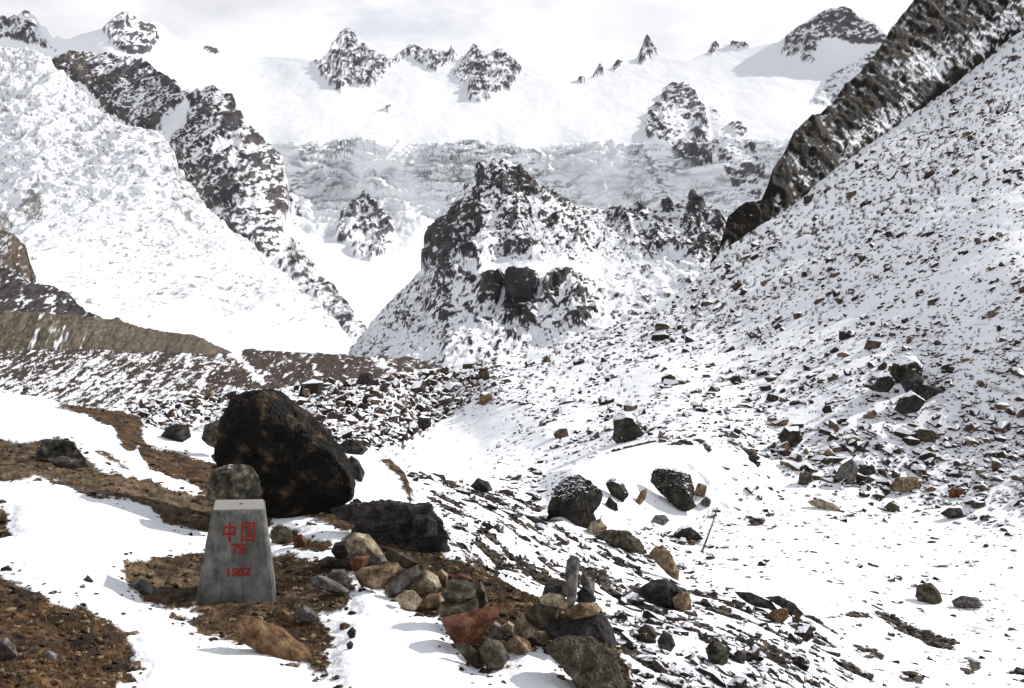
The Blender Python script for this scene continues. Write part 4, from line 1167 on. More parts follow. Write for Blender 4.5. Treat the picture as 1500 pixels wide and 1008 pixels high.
# cairn of flat stones
C1 = 'stones of the stacked cairn'
stone('rock', 'red stone on the very top of the stacked cairn', [(663, 845), (671, 838), (690, 844), (694, 850), (684, 855), (670, 852)], 'red', 8.55, 0.8, 4, group=C1)
stone('rock', 'rounded dark stone just under the red cap of the cairn', [(653, 858), (659, 848), (680, 849), (694, 856), (693, 868), (675, 872), (657, 869)], 'olive', 8.48, 1.0, 4, group=C1)
stone('rock', 'flat dark slab in the middle of the stacked cairn', [(644, 872), (650, 863), (670, 867), (697, 862), (699, 876), (680, 885), (655, 883)], 'olive', 8.42, 1.1, 4, group=C1)
stone('rock', 'thick dark slab at the bottom of the stacked cairn', [(641, 892), (645, 882), (670, 882), (701, 877), (702, 893), (688, 905), (660, 908), (645, 902)], 'olive', 8.38, 1.1, 5, group=C1)
stone('rock', 'narrow upright stone on the right of the stacked cairn', [(696, 866), (704, 851), (712, 861), (715, 882), (706, 893), (699, 884)], 'olive', 8.60, 0.8, 4, group=C1)
stone('rock', 'wedge-shaped rust red block carrying the stacked cairn', [(643, 908), (650, 903), (690, 904), (712, 891), (736, 884), (730, 902), (712, 924), (696, 944), (680, 954), (670, 946), (654, 926)], 'red', 8.30, 0.9, 5, 6, 0.03, 3.0, 4, C1, cutmin=0.5)
stone('rock', 'dark slanting slab below the rust red block', [(664, 944), (688, 944), (700, 955), (710, 974), (700, 980), (684, 968)], 'olive', 8.3, 0.7, 4)
stone('rock', 'brown stone in the hollow right of the rust red block', [(700, 952), (714, 936), (735, 940), (747, 962), (736, 978), (714, 982)], 'olive', 8.3, 0.8, 4)
stone('rock', 'pale triangular stone between the two cairns', [(713, 916), (724, 909), (734, 914), (735, 941), (726, 947)], 'grey', 8.75, 0.6, 4)
stone('rock', 'small cream stone between the two cairns', [(734, 917), (744, 909), (754, 916), (752, 928), (738, 928)], 'tan', 8.85, 0.8, 4)
stone('rock', 'pinkish boulder between the two cairns', [(750, 928), (757, 907), (770, 903), (784, 917), (782, 934), (766, 940)], 'tan', 8.8, 0.8, 4)
stone('rock', 'grey knobbly stone behind the pinkish boulder', [(758, 902), (770, 898), (784, 910), (786, 924), (770, 918)], 'grey', 9.1, 0.8, 4)
stone('rock', 'brown stone at the foot of the pinkish boulder', [(738, 944), (756, 930), (776, 940), (780, 952), (760, 958), (744, 954)], 'brown', 8.6, 0.7, 4)
stone('rock', 'small white stone at the foot of the standing-stone cairn', [(780, 934), (788, 925), (799, 927), (800, 938), (788, 943)], 'tan', 8.6, 0.8, 4)

# cairn with a standing stone
C2 = 'stones of the cairn with the standing stone'
stone('standing_stone', 'slender upright grey stone crowning the right cairn', [(828, 834), (830, 820), (838, 813), (846, 815), (850, 822), (848, 846), (844, 878), (838, 890), (831, 884), (829, 866)], 'grey', 8.23, 0.75, 5, 6, 0.03, 3.2, 6, C2)
stone('rock', 'black stone leaning on the left of the standing stone', [(793, 872), (799, 856), (814, 850), (828, 851), (834, 872), (820, 880)], 'dark', 8.43, 0.8, 4, group=C2)
stone('rock', 'black stone leaning on the right of the standing stone', [(844, 868), (856, 858), (868, 866), (874, 878), (862, 886), (848, 884)], 'dark', 8.43, 0.8, 4, group=C2)
stone('rock', 'grey speckled stone right behind the standing stone', [(848, 848), (854, 838), (864, 847), (872, 854), (870, 870), (856, 866)], 'grey', 8.63, 0.8, 4, group=C2)
stone('rock', 'curved tan slab at the left foot of the standing stone', [(788, 876), (804, 867), (824, 871), (837, 885), (828, 892), (812, 884), (794, 884)], 'tan', 8.18, 0.8, 4, group=C2)
stone('rock', 'rounded brown boulder on the left of the right cairn', [(768, 898), (783, 883), (806, 880), (820, 888), (823, 906), (810, 922), (785, 920), (771, 910)], 'olive', 8.28, 0.9, 5, group=C2)
stone('rock', 'flat tan-edged slab under the right of the standing stone', [(828, 893), (850, 882), (875, 884), (883, 893), (866, 903), (835, 908)], 'brown', 8.18, 0.9, 4, group=C2)
stone('rock', 'broad dark slab at the base of the right cairn', [(798, 924), (812, 906), (840, 902), (876, 897), (889, 905), (899, 930), (905, 944), (896, 954), (884, 948), (866, 946), (840, 940), (808, 936)], 'dark', 8.18, 0.9, 5, 9, 0.07, 3.0, 12, C2)
lump('rock_ledge', 'rugged brown outcrop under the right cairn at the bottom edge', [(800, 950), (826, 934), (866, 938), (896, 958), (907, 985), (918, 1010), (925, 1040), (868, 1040), (842, 992), (818, 968)], 'olive', 8.0, 0.8, 6, 6, 0.10, 3.0, 13, strata=0.05, edge=0, face=0.6)

# ------------------------------------------------------------------ boundary pillar
def pillar():
    T0 = 9.55
    base = at(347, 872, T0)
    root = link('boundary_marker', None, 'tapering grey concrete boundary pillar with red inscription', 'pillar', None, None, None, base)
    root.rotation_euler = (0, math.radians(2.0), math.radians(14))
    H, wb, wt = 0.865, 0.352, 0.236
    m, nt, N, L, b = new_mat('weathered_concrete')
    n = noise_node(N, L, 6.5, 9, 0.72)
    cr = N.new('ShaderNodeValToRGB')
    e = cr.color_ramp.elements
    e[0].position, e[0].color = 0.34, (0.065, 0.065, 0.060, 1)
    e[1].position, e[1].color = 0.68, (0.21, 0.205, 0.19, 1)
    L.new(n.outputs['Fac'], cr.inputs['Fac'])
    mp = N.new('ShaderNodeMapping')
    mp.inputs['Scale'].default_value = (14, 14, 1.6)
    gg = N.new('ShaderNodeNewGeometry')
    L.new(gg.outputs['Position'], mp.inputs['Vector'])
    n4 = noise_node(N, L, 1.0, 5, 0.65, mp.outputs['Vector'])
    st_ = N.new('ShaderNodeMapRange')
    st_.inputs['From Min'].default_value, st_.inputs['From Max'].default_value = 0.32, 0.62
    st_.inputs['To Min'].default_value, st_.inputs['To Max'].default_value = 0.55, 1.15
    L.new(n4.outputs['Fac'], st_.inputs['Value'])
    sm = N.new('ShaderNodeVectorMath')
    sm.operation = 'SCALE'
    L.new(cr.outputs['Color'], sm.inputs[0])
    L.new(st_.outputs['Result'], sm.inputs['Scale'])
    L.new(sm.outputs['Vector'], b.inputs['Base Color'])
    n2 = noise_node(N, L, 38, 6, 0.75)
    bp = N.new('ShaderNodeBump')
    bp.inputs['Strength'].default_value = 0.75
    bp.inputs['Distance'].default_value = 0.006
    L.new(n2.outputs['Fac'], bp.inputs['Height'])
    L.new(bp.outputs['Normal'], b.inputs['Normal'])
    bm = bmesh.new()
    bmesh.ops.create_cube(bm, size=2)
    for v in bm.verts:
        top = v.co.z > 0
        w = wt if top else wb * 1.06
        v.co = Vector((math.copysign(w, v.co.x), math.copysign(w, v.co.y), H if top else -0.06))
    bmesh.ops.bevel(bm, geom=list(bm.edges), offset=0.012, segments=2, affect='EDGES')
    bmesh.ops.subdivide_edges(bm, edges=[q for q in bm.edges if q.calc_length() > 0.3], cuts=14, use_grid_fill=True)
    co = np.array([v.co[:] for v in bm.verts])
    nz = fbm(co * 9, 4, 0.6, 901) * 0.007
    bm.normal_update()
    for v, k in zip(bm.verts, nz):
        v.co += v.normal * float(k)
    me = bpy.data.meshes.new('shaft')
    bm.to_mesh(me)
    bm.free()
    me.materials.append(m)
    for p in me.polygons:
        p.use_smooth = True
    link('shaft', me, parent=root)
    # smooth cement screed on the top
    mt, nt, N, L, b = new_mat('pale_cement')
    n = noise_node(N, L, 30, 5, 0.6)
    cr = N.new('ShaderNodeValToRGB')
    cr.color_ramp.elements[0].color = (0.17, 0.165, 0.145, 1)
    cr.color_ramp.elements[1].color = (0.30, 0.29, 0.26, 1)
    L.new(n.outputs['Fac'], cr.inputs['Fac'])
    L.new(cr.outputs['Color'], b.inputs['Base Color'])
    bm = bmesh.new()
    bmesh.ops.create_cube(bm, size=2)
    for v in bm.verts:
        v.co = Vector((v.co.x * (wt - 0.012), v.co.y * (wt - 0.012), H + (0.007 if v.co.z > 0 else -0.02)))
    bmesh.ops.bevel(bm, geom=[q for q in bm.edges], offset=0.004, segments=1, affect='EDGES')
    me = bpy.data.meshes.new('top_screed')
    bm.to_mesh(me)
    bm.free()
    me.materials.append(mt)
    link('top_screed', me, 'pale cement top face', parent=root)
    mr, nt, N, L, b = new_mat('red_paint')
    n = noise_node(N, L, 45, 4, 0.6)
    cr = N.new('ShaderNodeValToRGB')
    cr.color_ramp.elements[0].color = (0.14, 0.012, 0.010, 1)
    cr.color_ramp.elements[1].color = (0.34, 0.026, 0.020, 1)
    L.new(n.outputs['Fac'], cr.inputs['Fac'])
    L.new(cr.outputs['Color'], b.inputs['Base Color'])
    # survey mark on the top
    bm = bmesh.new()
    bmesh.ops.create_cone(bm, cap_ends=True, segments=12, radius1=0.013, radius2=0.010, depth=0.012)
    bmesh.ops.translate(bm, verts=bm.verts, vec=(0.02, 0.0, H + 0.012))
    me = bpy.data.meshes.new('survey_mark')
    bm.to_mesh(me)
    bm.free()
    me.materials.append(mr)
    link('survey_mark', me, 'small red survey dot', parent=root)
    # characters lie on the sloping front face
    slope = math.atan2(wb * 1.06 - wt, H + 0.06)

    def place(o, x, z):
        fr = (z + 0.06) / (H + 0.06)
        y = -(wb * 1.06 + (wt - wb * 1.06) * fr)
        o.parent = root
        o.location = (x, y - 0.001, z)
        o.rotation_euler = (math.pi / 2 - slope, 0, 0)

    def strokes(name, label, segs, x, z):
        bm = bmesh.new()
        for (x0, y0, x1, y1, w) in segs:
            a, c = Vector((x0, y0, 0)), Vector((x1, y1, 0))
            dvec = (c - a).normalized()
            nn = Vector((-dvec.y, dvec.x, 0)) * w / 2
            q = [a - nn - dvec * w * 0.35, a + nn - dvec * w * 0.35, c + nn + dvec * w * 0.35, c - nn + dvec * w * 0.35]
            lo = [bm.verts.new(p + Vector((0, 0, -0.006))) for p in q]
            hi = [bm.verts.new(p + Vector((0, 0, 0.0025 + 0.0004 * len(bm.faces) / 6))) for p in q]
            bm.faces.new(hi[::-1])
            for k in range(4):
                bm.faces.new((lo[k], lo[(k + 1) % 4], hi[(k + 1) % 4], hi[k]))
        bmesh.ops.recalc_face_normals(bm, faces=bm.faces)
        me = bpy.data.meshes.new(name)
        bm.to_mesh(me)
        bm.free()
        me.materials.append(mr)
        place(link(name, me, label), x, z)

    W = 0.0170
    # first character: a box crossed by a long upright
    strokes('inscription_character', 'red first character of the country name', [(-0.050, 0.045, -0.050, -0.022, W), (0.050, 0.045, 0.050, -0.022, W), (-0.050, 0.043, 0.050, 0.043, W), (-0.050, -0.020, 0.050, -0.020, W),
                                                      (0, 0.080, 0, -0.088, W * 1.1)], -0.074, 0.672)
    # second character: an enclosure with jade inside
    strokes('inscription_character', 'red second character of the country name', [(-0.054, 0.076, -0.054, -0.086, W), (0.054, 0.076, 0.054, -0.086, W), (-0.054, 0.074, 0.054, 0.074, W), (-0.054, -0.078, 0.054, -0.078, W),
                                                      (-0.028, 0.042, 0.028, 0.042, W * 0.8), (-0.026, 0.004, 0.026, 0.004, W * 0.8), (-0.032, -0.046, 0.032, -0.046, W * 0.8), (0, 0.042, 0, -0.046, W * 0.8), (0.013, -0.012, 0.026, -0.028, W * 0.8)], 0.092, 0.672)

    def arc(cx, cy, rx, ry, a0, a1, n=9):
        th = np.radians(np.linspace(a0, a1, n))
        pts = [(cx + rx * math.cos(q), cy + ry * math.sin(q)) for q in th]
        return [(*p, *q) for p, q in zip(pts, pts[1:])]

    # unit digits: one wide, two high
    D = {'1': [(0.0, -1, 0.0, 1), (-0.35, 0.62, 0.0, 0.95)], '7': [(-0.5, 0.9, 0.5, 0.9), (0.5, 0.9, -0.1, -1)],
         '9': arc(0, 0.42, 0.46, 0.5, 0, 360, 15) + [(0.46, 0.42, 0.40, -0.3)] + arc(0, -0.42, 0.42, 0.5, 10, -150, 8),
         '6': arc(0, -0.42, 0.46, 0.5, 0, 360, 15) + [(-0.46, -0.42, -0.40, 0.3)] + arc(0, 0.42, 0.42, 0.5, 190, 30, 8),
         '2': arc(0, 0.45, 0.45, 0.48, 170, -35, 9) + [(0.38, 0.16, -0.48, -0.9), (-0.48, -0.9, 0.5, -0.9)]}

    def digits(text, x, z, h, w, adv, bold):
        for k, ch in enumerate(text):
            segs = [(x0 * w, y0 * h, x1 * w, y1 * h, bold) for x0, y0, x1, y1 in D[ch]]
            strokes('inscription_digit', 'red painted digit ' + ch, segs, x + (k - (len(text) - 1) / 2) * adv, z)

    digits('79', 0.004, 0.518, 0.044, 0.050, 0.064, 0.0185)
    digits('1962', 0.010, 0.312, 0.033, 0.042, 0.056, 0.0140)


pillar()

# ------------------------------------------------------------------ rocks farther off, on the valley floor and slope
def stone2(name, label, outline, mat, thick=0.8, level=4, cuts=8, rough=0.06, p=2.6, seed=None, group=None, up=0.0, strata=0.0):
    o = np.asarray(outline, float)
    x, y = o[:, 0].mean(), o[:, 1].max()
    P, _ = SLOPE(x, y)
    return (lump if name == 'rock_bank' else stone)(name, label, outline, mat, float((P - CAM) @ FWD) - up, thick, level, cuts, rough, p, seed, group, strata=strata, root=1.3)


stone2('boulder', 'snow-capped dark boulder alone on the open snow in mid valley', [(896, 638), (899, 616), (912, 602), (926, 606), (940, 619), (944, 633), (930, 643), (906, 646)], 'darksnow', 0.9, 5)
BK = 'dark rocks in the bank of the snow mound'
stone2('rock_bank', 'large black rock face at the left end of the snow mound', [(798, 748), (812, 724), (828, 700), (846, 696), (870, 706), (888, 716), (884, 736), (868, 746), (874, 757), (846, 766), (815, 760)], 'bank', 0.8, 6, 9, 0.10, 2.6, 3, BK)
stone2('rock', 'black slanting rock in the middle of the snow mound bank', [(886, 708), (898, 698), (912, 706), (922, 722), (912, 732), (896, 724)], 'bank', 0.7, 5, 8, 0.09, group=BK)
stone2('rock', 'tan upright stone in the snow mound bank', [(928, 736), (938, 720), (948, 715), (947, 728), (936, 740)], 'brown', 0.7, 4, group=BK)
stone2('rock', 'small dark stone left of the tan upright stone', [(886, 738), (892, 726), (904, 736), (906, 746), (894, 746)], 'bank', 0.8, 4, group=BK)
stone2('rock_bank', 'black overhanging rock at the right end of the snow mound', [(944, 697), (962, 687), (990, 689), (1014, 699), (1022, 712), (1014, 726), (1020, 738), (1006, 746), (986, 732), (966, 717)], 'bank', 0.7, 6, 9, 0.11, 2.6, 5, BK)
stone2('rock', 'brown stone at the right tip of the snow mound bank', [(1016, 724), (1024, 707), (1036, 711), (1032, 726)], 'brown', 0.8, 4, group=BK)
stone2('rock', 'small grey ball-like stone below the right bank rock', [(1026, 736), (1034, 727), (1042, 732), (1040, 740), (1030, 742)], 'grey', 0.8, 4)
stone2('rock', 'low rounded grey stone on the snow in front of the mound', [(952, 764), (960, 755), (974, 754), (982, 762), (972, 768)], 'grey', 0.8, 4)
stone2('rock', 'pyramid-shaped dark rock left of the thin stick', [(980, 788), (994, 772), (1008, 768), (1024, 778), (1032, 788), (1010, 792)], 'darksnow', 0.8, 5)
stone2('rock', 'pale tan stone below the left end of the mound', [(857, 778), (866, 765), (880, 759), (890, 772), (884, 784), (868, 784)], 'tan', 0.8, 4)
stone2('rock', 'low broken dark rocks below the pale tan stone', [(868, 786), (890, 776), (920, 778), (940, 792), (948, 806), (920, 804), (890, 796)], 'olive', 0.6, 5, 9, 0.12, strata=0.06)
stone2('rock', 'tall brown wedge-shaped rock below the thin stick', [(950, 812), (958, 802), (970, 798), (984, 812), (996, 834), (994, 846), (976, 836), (958, 822)], 'brown', 0.7, 5)
stone2('rock', 'broad dark slab behind the right cairn', [(930, 868), (950, 852), (976, 848), (1004, 862), (1012, 876), (1008, 892), (984, 886), (952, 880)], 'dark', 0.7, 5)
stone2('rock', 'tan block at the right end of the broad dark slab', [(984, 876), (998, 866), (1010, 868), (1014, 890), (1004, 896), (988, 888)], 'brown', 0.7, 4)
stone2('rock', 'long dark ledge rock running right below the stick', [(1074, 866), (1100, 868), (1130, 880), (1142, 892), (1120, 892), (1090, 880)], 'dark', 0.4, 4)
stone2('rock', 'dark slab ending the long ledge on the right', [(1118, 874), (1140, 872), (1164, 884), (1178, 896), (1172, 902), (1146, 892)], 'dark', 0.5, 4)
stone2('rock', 'orange-brown stone under the right end of the long ledge', [(1124, 902), (1136, 892), (1154, 890), (1156, 904), (1144, 912), (1130, 910)], 'orange', 0.8, 4)
stone2('rock', 'round brown stone right of the orange-brown stone', [(1160, 906), (1168, 902), (1176, 908), (1172, 918), (1162, 916)], 'olive', 0.8, 4)
stone2('rock', 'squat mottled boulder among the stones at lower centre right', [(1032, 950), (1044, 938), (1058, 942), (1070, 954), (1066, 968), (1050, 974), (1038, 966)], 'lichen', 0.8, 5)
stone2('rock', 'dark block right of the squat mottled boulder', [(1070, 962), (1082, 952), (1094, 960), (1090, 970), (1076, 970)], 'dark', 0.8, 4)
stone2('rock', 'brown stone left of the squat mottled boulder', [(932, 924), (944, 914), (956, 918), (964, 930), (956, 938), (940, 932)], 'olive', 0.8, 4)
stone2('rock', 'dark grey stone beside the brown stone at lower centre', [(962, 938), (972, 922), (984, 930), (990, 944), (980, 954), (966, 948)], 'dark', 0.8, 4)
stone2('rock', 'lumpy brown rock on the open snow at lower right', [(1340, 872), (1348, 857), (1364, 853), (1376, 866), (1380, 878), (1362, 882), (1346, 880)], 'olive', 0.8, 5)
stone2('rock', 'long low grey rock right of the lumpy brown rock', [(1392, 880), (1410, 872), (1434, 876), (1442, 886), (1420, 890), (1398, 888)], 'grey', 0.6, 5)
stone2('rock', 'flat tan slab on the snow below the slope foot', [(1182, 734), (1200, 730), (1222, 738), (1236, 746), (1210, 746), (1188, 740)], 'tan', 0.5, 4)
stone2('rock', 'wide brown block at the foot of the slope', [(1302, 714), (1312, 699), (1344, 699), (1352, 712), (1332, 720), (1310, 720)], 'brown', 0.8, 5)
stone2('rock', 'leaning grey slab with a smooth face at the slope foot', [(1222, 698), (1232, 681), (1248, 671), (1256, 684), (1252, 702), (1240, 710)], 'grey', 0.5, 5)
stone2('rock', 'dark stone just right of the leaning grey slab', [(1250, 692), (1262, 682), (1280, 682), (1284, 692), (1264, 698)], 'dark', 0.8, 4)
stone2('rock', 'dark brown rounded stone on the slope below the cluster', [(1334, 642), (1346, 628), (1366, 630), (1378, 640), (1358, 646)], 'olive', 0.8, 4)
stone2('rock', 'reddish block right of the wide brown block', [(1388, 724), (1394, 714), (1410, 715), (1410, 727), (1396, 730)], 'red', 0.8, 4)
stone2('rock', 'dark angular stone at the slope foot right of the reddish block', [(1376, 752), (1390, 744), (1408, 744), (1414, 756), (1394, 760)], 'dark', 0.7, 4)
stone2('rock', 'dark low stone at the slope foot below the wide brown block', [(1294, 744), (1304, 735), (1318, 742), (1320, 750), (1300, 750)], 'olive', 0.7, 4)
stone2('rock', 'olive block beside the rim of the snow mound', [(1168, 708), (1172, 692), (1190, 692), (1192, 704), (1178, 710)], 'olive', 0.8, 4)
stone2('rock', 'snow-covered hump-shaped rock on the slope foot', [(1140, 640), (1148, 624), (1170, 624), (1178, 642), (1164, 652), (1148, 654)], 'darksnow', 0.8, 4)
CL = 'boulder cluster on the right slope'
stone2('boulder', 'topmost snow-covered boulder of the cluster on the right slope', [(1300, 552), (1308, 530), (1322, 520), (1342, 521), (1354, 536), (1352, 552), (1324, 560)], 'darksnow', 0.8, 5, 8, 0.05, group=CL)
stone2('boulder', 'left dark boulder of the cluster on the right slope', [(1266, 564), (1278, 549), (1300, 545), (1312, 560), (1302, 572), (1278, 570)], 'darksnow', 0.8, 5, 8, 0.07, group=CL, up=1.0)
stone2('boulder', 'dark middle boulder under the top of the slope cluster', [(1318, 558), (1340, 545), (1354, 556), (1350, 572), (1330, 574)], 'dark', 0.8, 4, group=CL, up=1.2)
stone2('boulder', 'dark pointed slab on the right of the slope cluster', [(1340, 580), (1348, 562), (1378, 568), (1380, 573), (1362, 582)], 'dark', 0.7, 4, group=CL, up=0.6)
stone2('boulder', 'orange-brown snow-topped boulder at the foot of the slope cluster', [(1310, 598), (1316, 582), (1334, 572), (1352, 584), (1344, 600), (1322, 604)], 'darksnow', 0.8, 5, group=CL, up=1.5)
stone2('boulder', 'snow-topped black boulder at the foot of the brown moraine', [(436, 580), (442, 562), (458, 555), (474, 560), (470, 580)], 'darksnow', 0.9, 5)
stone2('boulder', 'dark boulder poking above the boulder hollow on the skyline', [(520, 560), (530, 546), (544, 546), (550, 558), (540, 566)], 'dark', 0.9, 4)
stone2('boulder', 'tan long boulder at the right of the boulder hollow', [(698, 590), (706, 580), (720, 576), (722, 584), (708, 592)], 'brown', 0.8, 4)
stone2('boulder', 'dark boulder at the lower right of the boulder hollow', [(604, 624), (616, 612), (632, 612), (632, 624), (616, 630)], 'dark', 0.9, 4)
stone2('boulder', 'dark pyramid boulder where the snow chute meets the hillside', [(688, 712), (700, 700), (716, 706), (722, 716), (706, 722)], 'dark', 0.9, 4)

# ------------------------------------------------------------------ thin stick in the snow
a, b = at(1029, 806, 26.6), at(1051, 743, 26.9)
bm = bmesh.new()
bm_pts = [a + (b - a) * k + np.array([0.018, 0, 0]) * math.sin(3.0 * k) for k in np.linspace(-0.05, 1, 9)]
ring0 = None
for i, q in enumerate(bm_pts):
    r_ = 0.030 - 0.013 * i / 8
    ring = [bm.verts.new((q[0] - a[0] + r_ * math.cos(z), q[1] - a[1] + r_ * math.sin(z), q[2] - a[2])) for z in np.arange(6) * math.pi / 3]
    if ring0:
        for k in range(6):
            bm.faces.new((ring0[k], ring0[(k + 1) % 6], ring[(k + 1) % 6], ring[k]))
    ring0 = ring
bm.faces.new(ring0)
me = bpy.data.meshes.new('stick')
bm.to_mesh(me)
bm.free()
me.materials.append(STONE['grey'])
link('stick', me, 'thin bare stick standing upright in the snow', 'stick', None, None, None, a)

# ------------------------------------------------------------------ scattered stones
def hull(seed, npts, flat):
    r = np.random.default_rng(seed)
    p = r.normal(size=(npts, 3))
    p /= np.linalg.norm(p, axis=1, keepdims=True)
    p *= r.uniform(0.75, 1.1, (npts, 1))
    p[:, 2] *= flat
    bm = bmesh.new()
    for q in p:
        bm.verts.new(q)
    res = bmesh.ops.convex_hull(bm, input=bm.verts)
    loose = [v for v in bm.verts if not v.link_faces]
    bmesh.ops.delete(bm, geom=loose, context='VERTS')
    bmesh.ops.triangulate(bm, faces=bm.faces)
    bmesh.ops.recalc_face_normals(bm, faces=bm.faces)
    bm.verts.index_update()
    v = np.array([q.co[:] for q in bm.verts])
    f = np.array([[q.index for q in fc.verts] for fc in bm.faces])
    bm.free()
    v[:, :2] -= v[:, :2].mean(0)
    v[:, 2] -= v[:, 2].min()
    v /= max(np.ptp(v[:, 0]), np.ptp(v[:, 1]))
    return v, f


HULLS = [hull(100 + k, 13 + k % 6, 0.75 + 0.05 * (k % 4)) for k in range(16)]


def inside(x, y, poly):
    return sdf(np.atleast_1d(np.asarray(x, float)), np.atleast_1d(np.asarray(y, float)), poly) < 0


def sample(poly, n, clump, seed):
    """points spread over a photo area, thinned by clumps in the picture of the ground"""
    r = np.random.default_rng(seed)
    p = np.asarray(poly, float)
    lo, hi = p.min(0), p.max(0)
    out = []
    while len(out) < n:
        q = r.uniform(lo, hi, (6000, 2))
        q = q[inside(q[:, 0], q[:, 1], poly)]
        k = fbm(np.stack([(q[:, 0] * 0.82 - q[:, 1] * 0.57) / 90, (q[:, 0] * 0.57 + q[:, 1] * 0.82) / 26, 0 * q[:, 0]], -1), 4, 0.6, seed)
        q = q[r.random(len(q)) < 0.5 + clump * k]
        out.extend(q.tolist())
    return np.array(out[:n])


def euler_z(a):
    c, s = np.cos(a), np.sin(a)
    return np.array([[c, -s, 0], [s, c, 0], [0, 0, 1]])


LANDMARKS = [((920, 625), 'the lone snow-capped boulder'), ((1320, 560), 'the boulder cluster'), ((840, 735), 'the large black bank rock'), ((985, 715), 'the black overhanging rock'), ((1040, 775), 'the thin stick'),
             ((975, 822), 'the tall brown wedge rock'), ((970, 868), 'the broad dark slab'), ((1052, 956), 'the squat mottled boulder'), ((1150, 890), 'the orange-brown stone'), ((1360, 868), 'the lumpy brown rock'), ((1210, 740), 'the flat tan slab'),
             ((1327, 709), 'the wide brown block'), ((1240, 692), 'the leaning grey slab'), ((1400, 722), 'the reddish block'), ((1355, 637), 'the rounded dark brown stone'), ((455, 568), 'the snow-topped moraine boulder'), ((710, 584), 'the tan long boulder'),
             ((618, 620), 'the dark hollow boulder'), ((705, 712), 'the dark pyramid boulder'), ((420, 660), 'the huge boulder'), ((838, 850), 'the standing stone'), ((625, 785), 'the layered ledge'), ((1090, 345), 'the foot of the cliff'), ((1250, 235), 'the middle of the cliff'),
             ((1420, 120), 'the upper end of the cliff'), ((1500, 300), 'the middle of the right picture edge'), ((1160, 640), 'the snow-covered hump'), ((760, 440), 'the rocky knoll'), ((880, 785), 'the pale tan stone'), ((1270, 900), 'the curved bare lip'),
             ((1420, 885), 'the long low grey rock'), ((1480, 450), 'the lower right picture edge'), ((1150, 480), 'the steep middle slope'), ((250, 605), 'the left end of the hollow')]
ORD = ['', 'second ', 'third ', 'fourth ', 'fifth ', 'sixth ', 'seventh ', 'eighth ', 'ninth ', 'tenth ', 'eleventh ', 'twelfth ', 'thirteenth ', 'fourteenth ', 'fifteenth ', 'sixteenth ', 'seventeenth ', 'eighteenth ', 'nineteenth ', 'twentieth ']


def name_by_landmark(solo, desc):
    """each stone is singled out by the landmark nearest to it, the side it lies on and its order from there"""
    bins = {}
    for o, x, y in solo:
        d = [(math.hypot(x - q[0], y - q[1]), nm, q) for q, nm in LANDMARKS]
        dist, nm, q = min(d)
        ang = math.degrees(math.atan2(q[1] - y, x - q[0])) % 360
        side = ['right of', 'above right of', 'above', 'above left of', 'left of', 'below left of', 'below', 'below right of'][int((ang + 22.5) // 45) % 8]
        bins.setdefault((nm, side), []).append((dist, o))
    for (nm, side), lst in bins.items():
        lst.sort(key=lambda q: q[0])
        for k, (dist, o) in enumerate(lst):
            o['label'] = f"{desc}, {ORD[min(k, 19)]}nearest {side} {nm}"


def scatter(spots, sizes, surf, mats, seed, big, names, labels, group, mass_name, mass_label, elong=(1.0, 1.5), axis=None, sink=0.22, tall=(0.65, 1.15), alike=None):
    """the largest stones become objects of their own, the rest one mass"""
    r = np.random.default_rng(seed)
    order = np.argsort(-sizes * (spots[:, 0] < 1495))          # objects of their own only where the photograph shows them
    meshes = None
    mv, mf, mr, base = [], [], [], 0
    solo = []
    for rank, i in enumerate(order):
        (x, y), sz = spots[i], sizes[i]
        P, n = surf(x, y)
        t = (P - CAM) @ FWD
        w = sz * t / F
        k = r.integers(len(HULLS))
        e = r.uniform(*elong)
        ang = r.uniform(0, 2 * math.pi) if axis is None else axis + r.normal(0, 0.25)
        sc = np.array([w * e, w / e ** 0.4, w * r.uniform(*tall)])
        R = euler_z(ang)
        zn = n + np.array([0, 0, 0.6])
        zn /= np.linalg.norm(zn)
        xn = R[:, 0] - zn * (R[:, 0] @ zn)
        xn /= np.linalg.norm(xn)
        M = np.stack([xn, np.cross(zn, xn), zn], 1)
        spot = P - zn * sc[2] * sink
        if rank < big:
            me = mats[0]
            o = bpy.data.objects.new(names, me[k])
            COL.objects.link(o)
            from mathutils import Matrix
            mat = Matrix(((*(M[0] * sc), spot[0]), (*(M[1] * sc), spot[1]), (*(M[2] * sc), spot[2]), (0, 0, 0, 1)))
            o.matrix_world = mat
            solo.append((o, x, y))
            o['category'] = ROCK_CATEGORY
            o['group'] = group
        else:
            v, f = HULLS[k]
            mv.append((v * sc) @ M.T + spot)
            mf.append(f + base)
            mr.append(np.full(len(v), r.random()))
            base += len(v)
    name_by_landmark(solo, labels)
    if mv:
        me = mesh_from(mass_name, np.concatenate(mv), np.concatenate(mf), mats[1], False, rnd=np.concatenate(mr))
        link(mass_name, me, mass_label, None, None, 'stuff')


SCREE_ME = [mesh_from('stone', v, f, STONE['scree'], False) for v, f in HULLS]
STRIP_ME = [mesh_from('stone', v, f, STONE['strip'], False) for v, f in HULLS]


def powerlaw(r, n, lo, hi, a):
    u = r.random(n)
    return (lo ** (1 - a) + u * (hi ** (1 - a) - lo ** (1 - a))) ** (1 / (1 - a))


rs = np.random.default_rng(77)
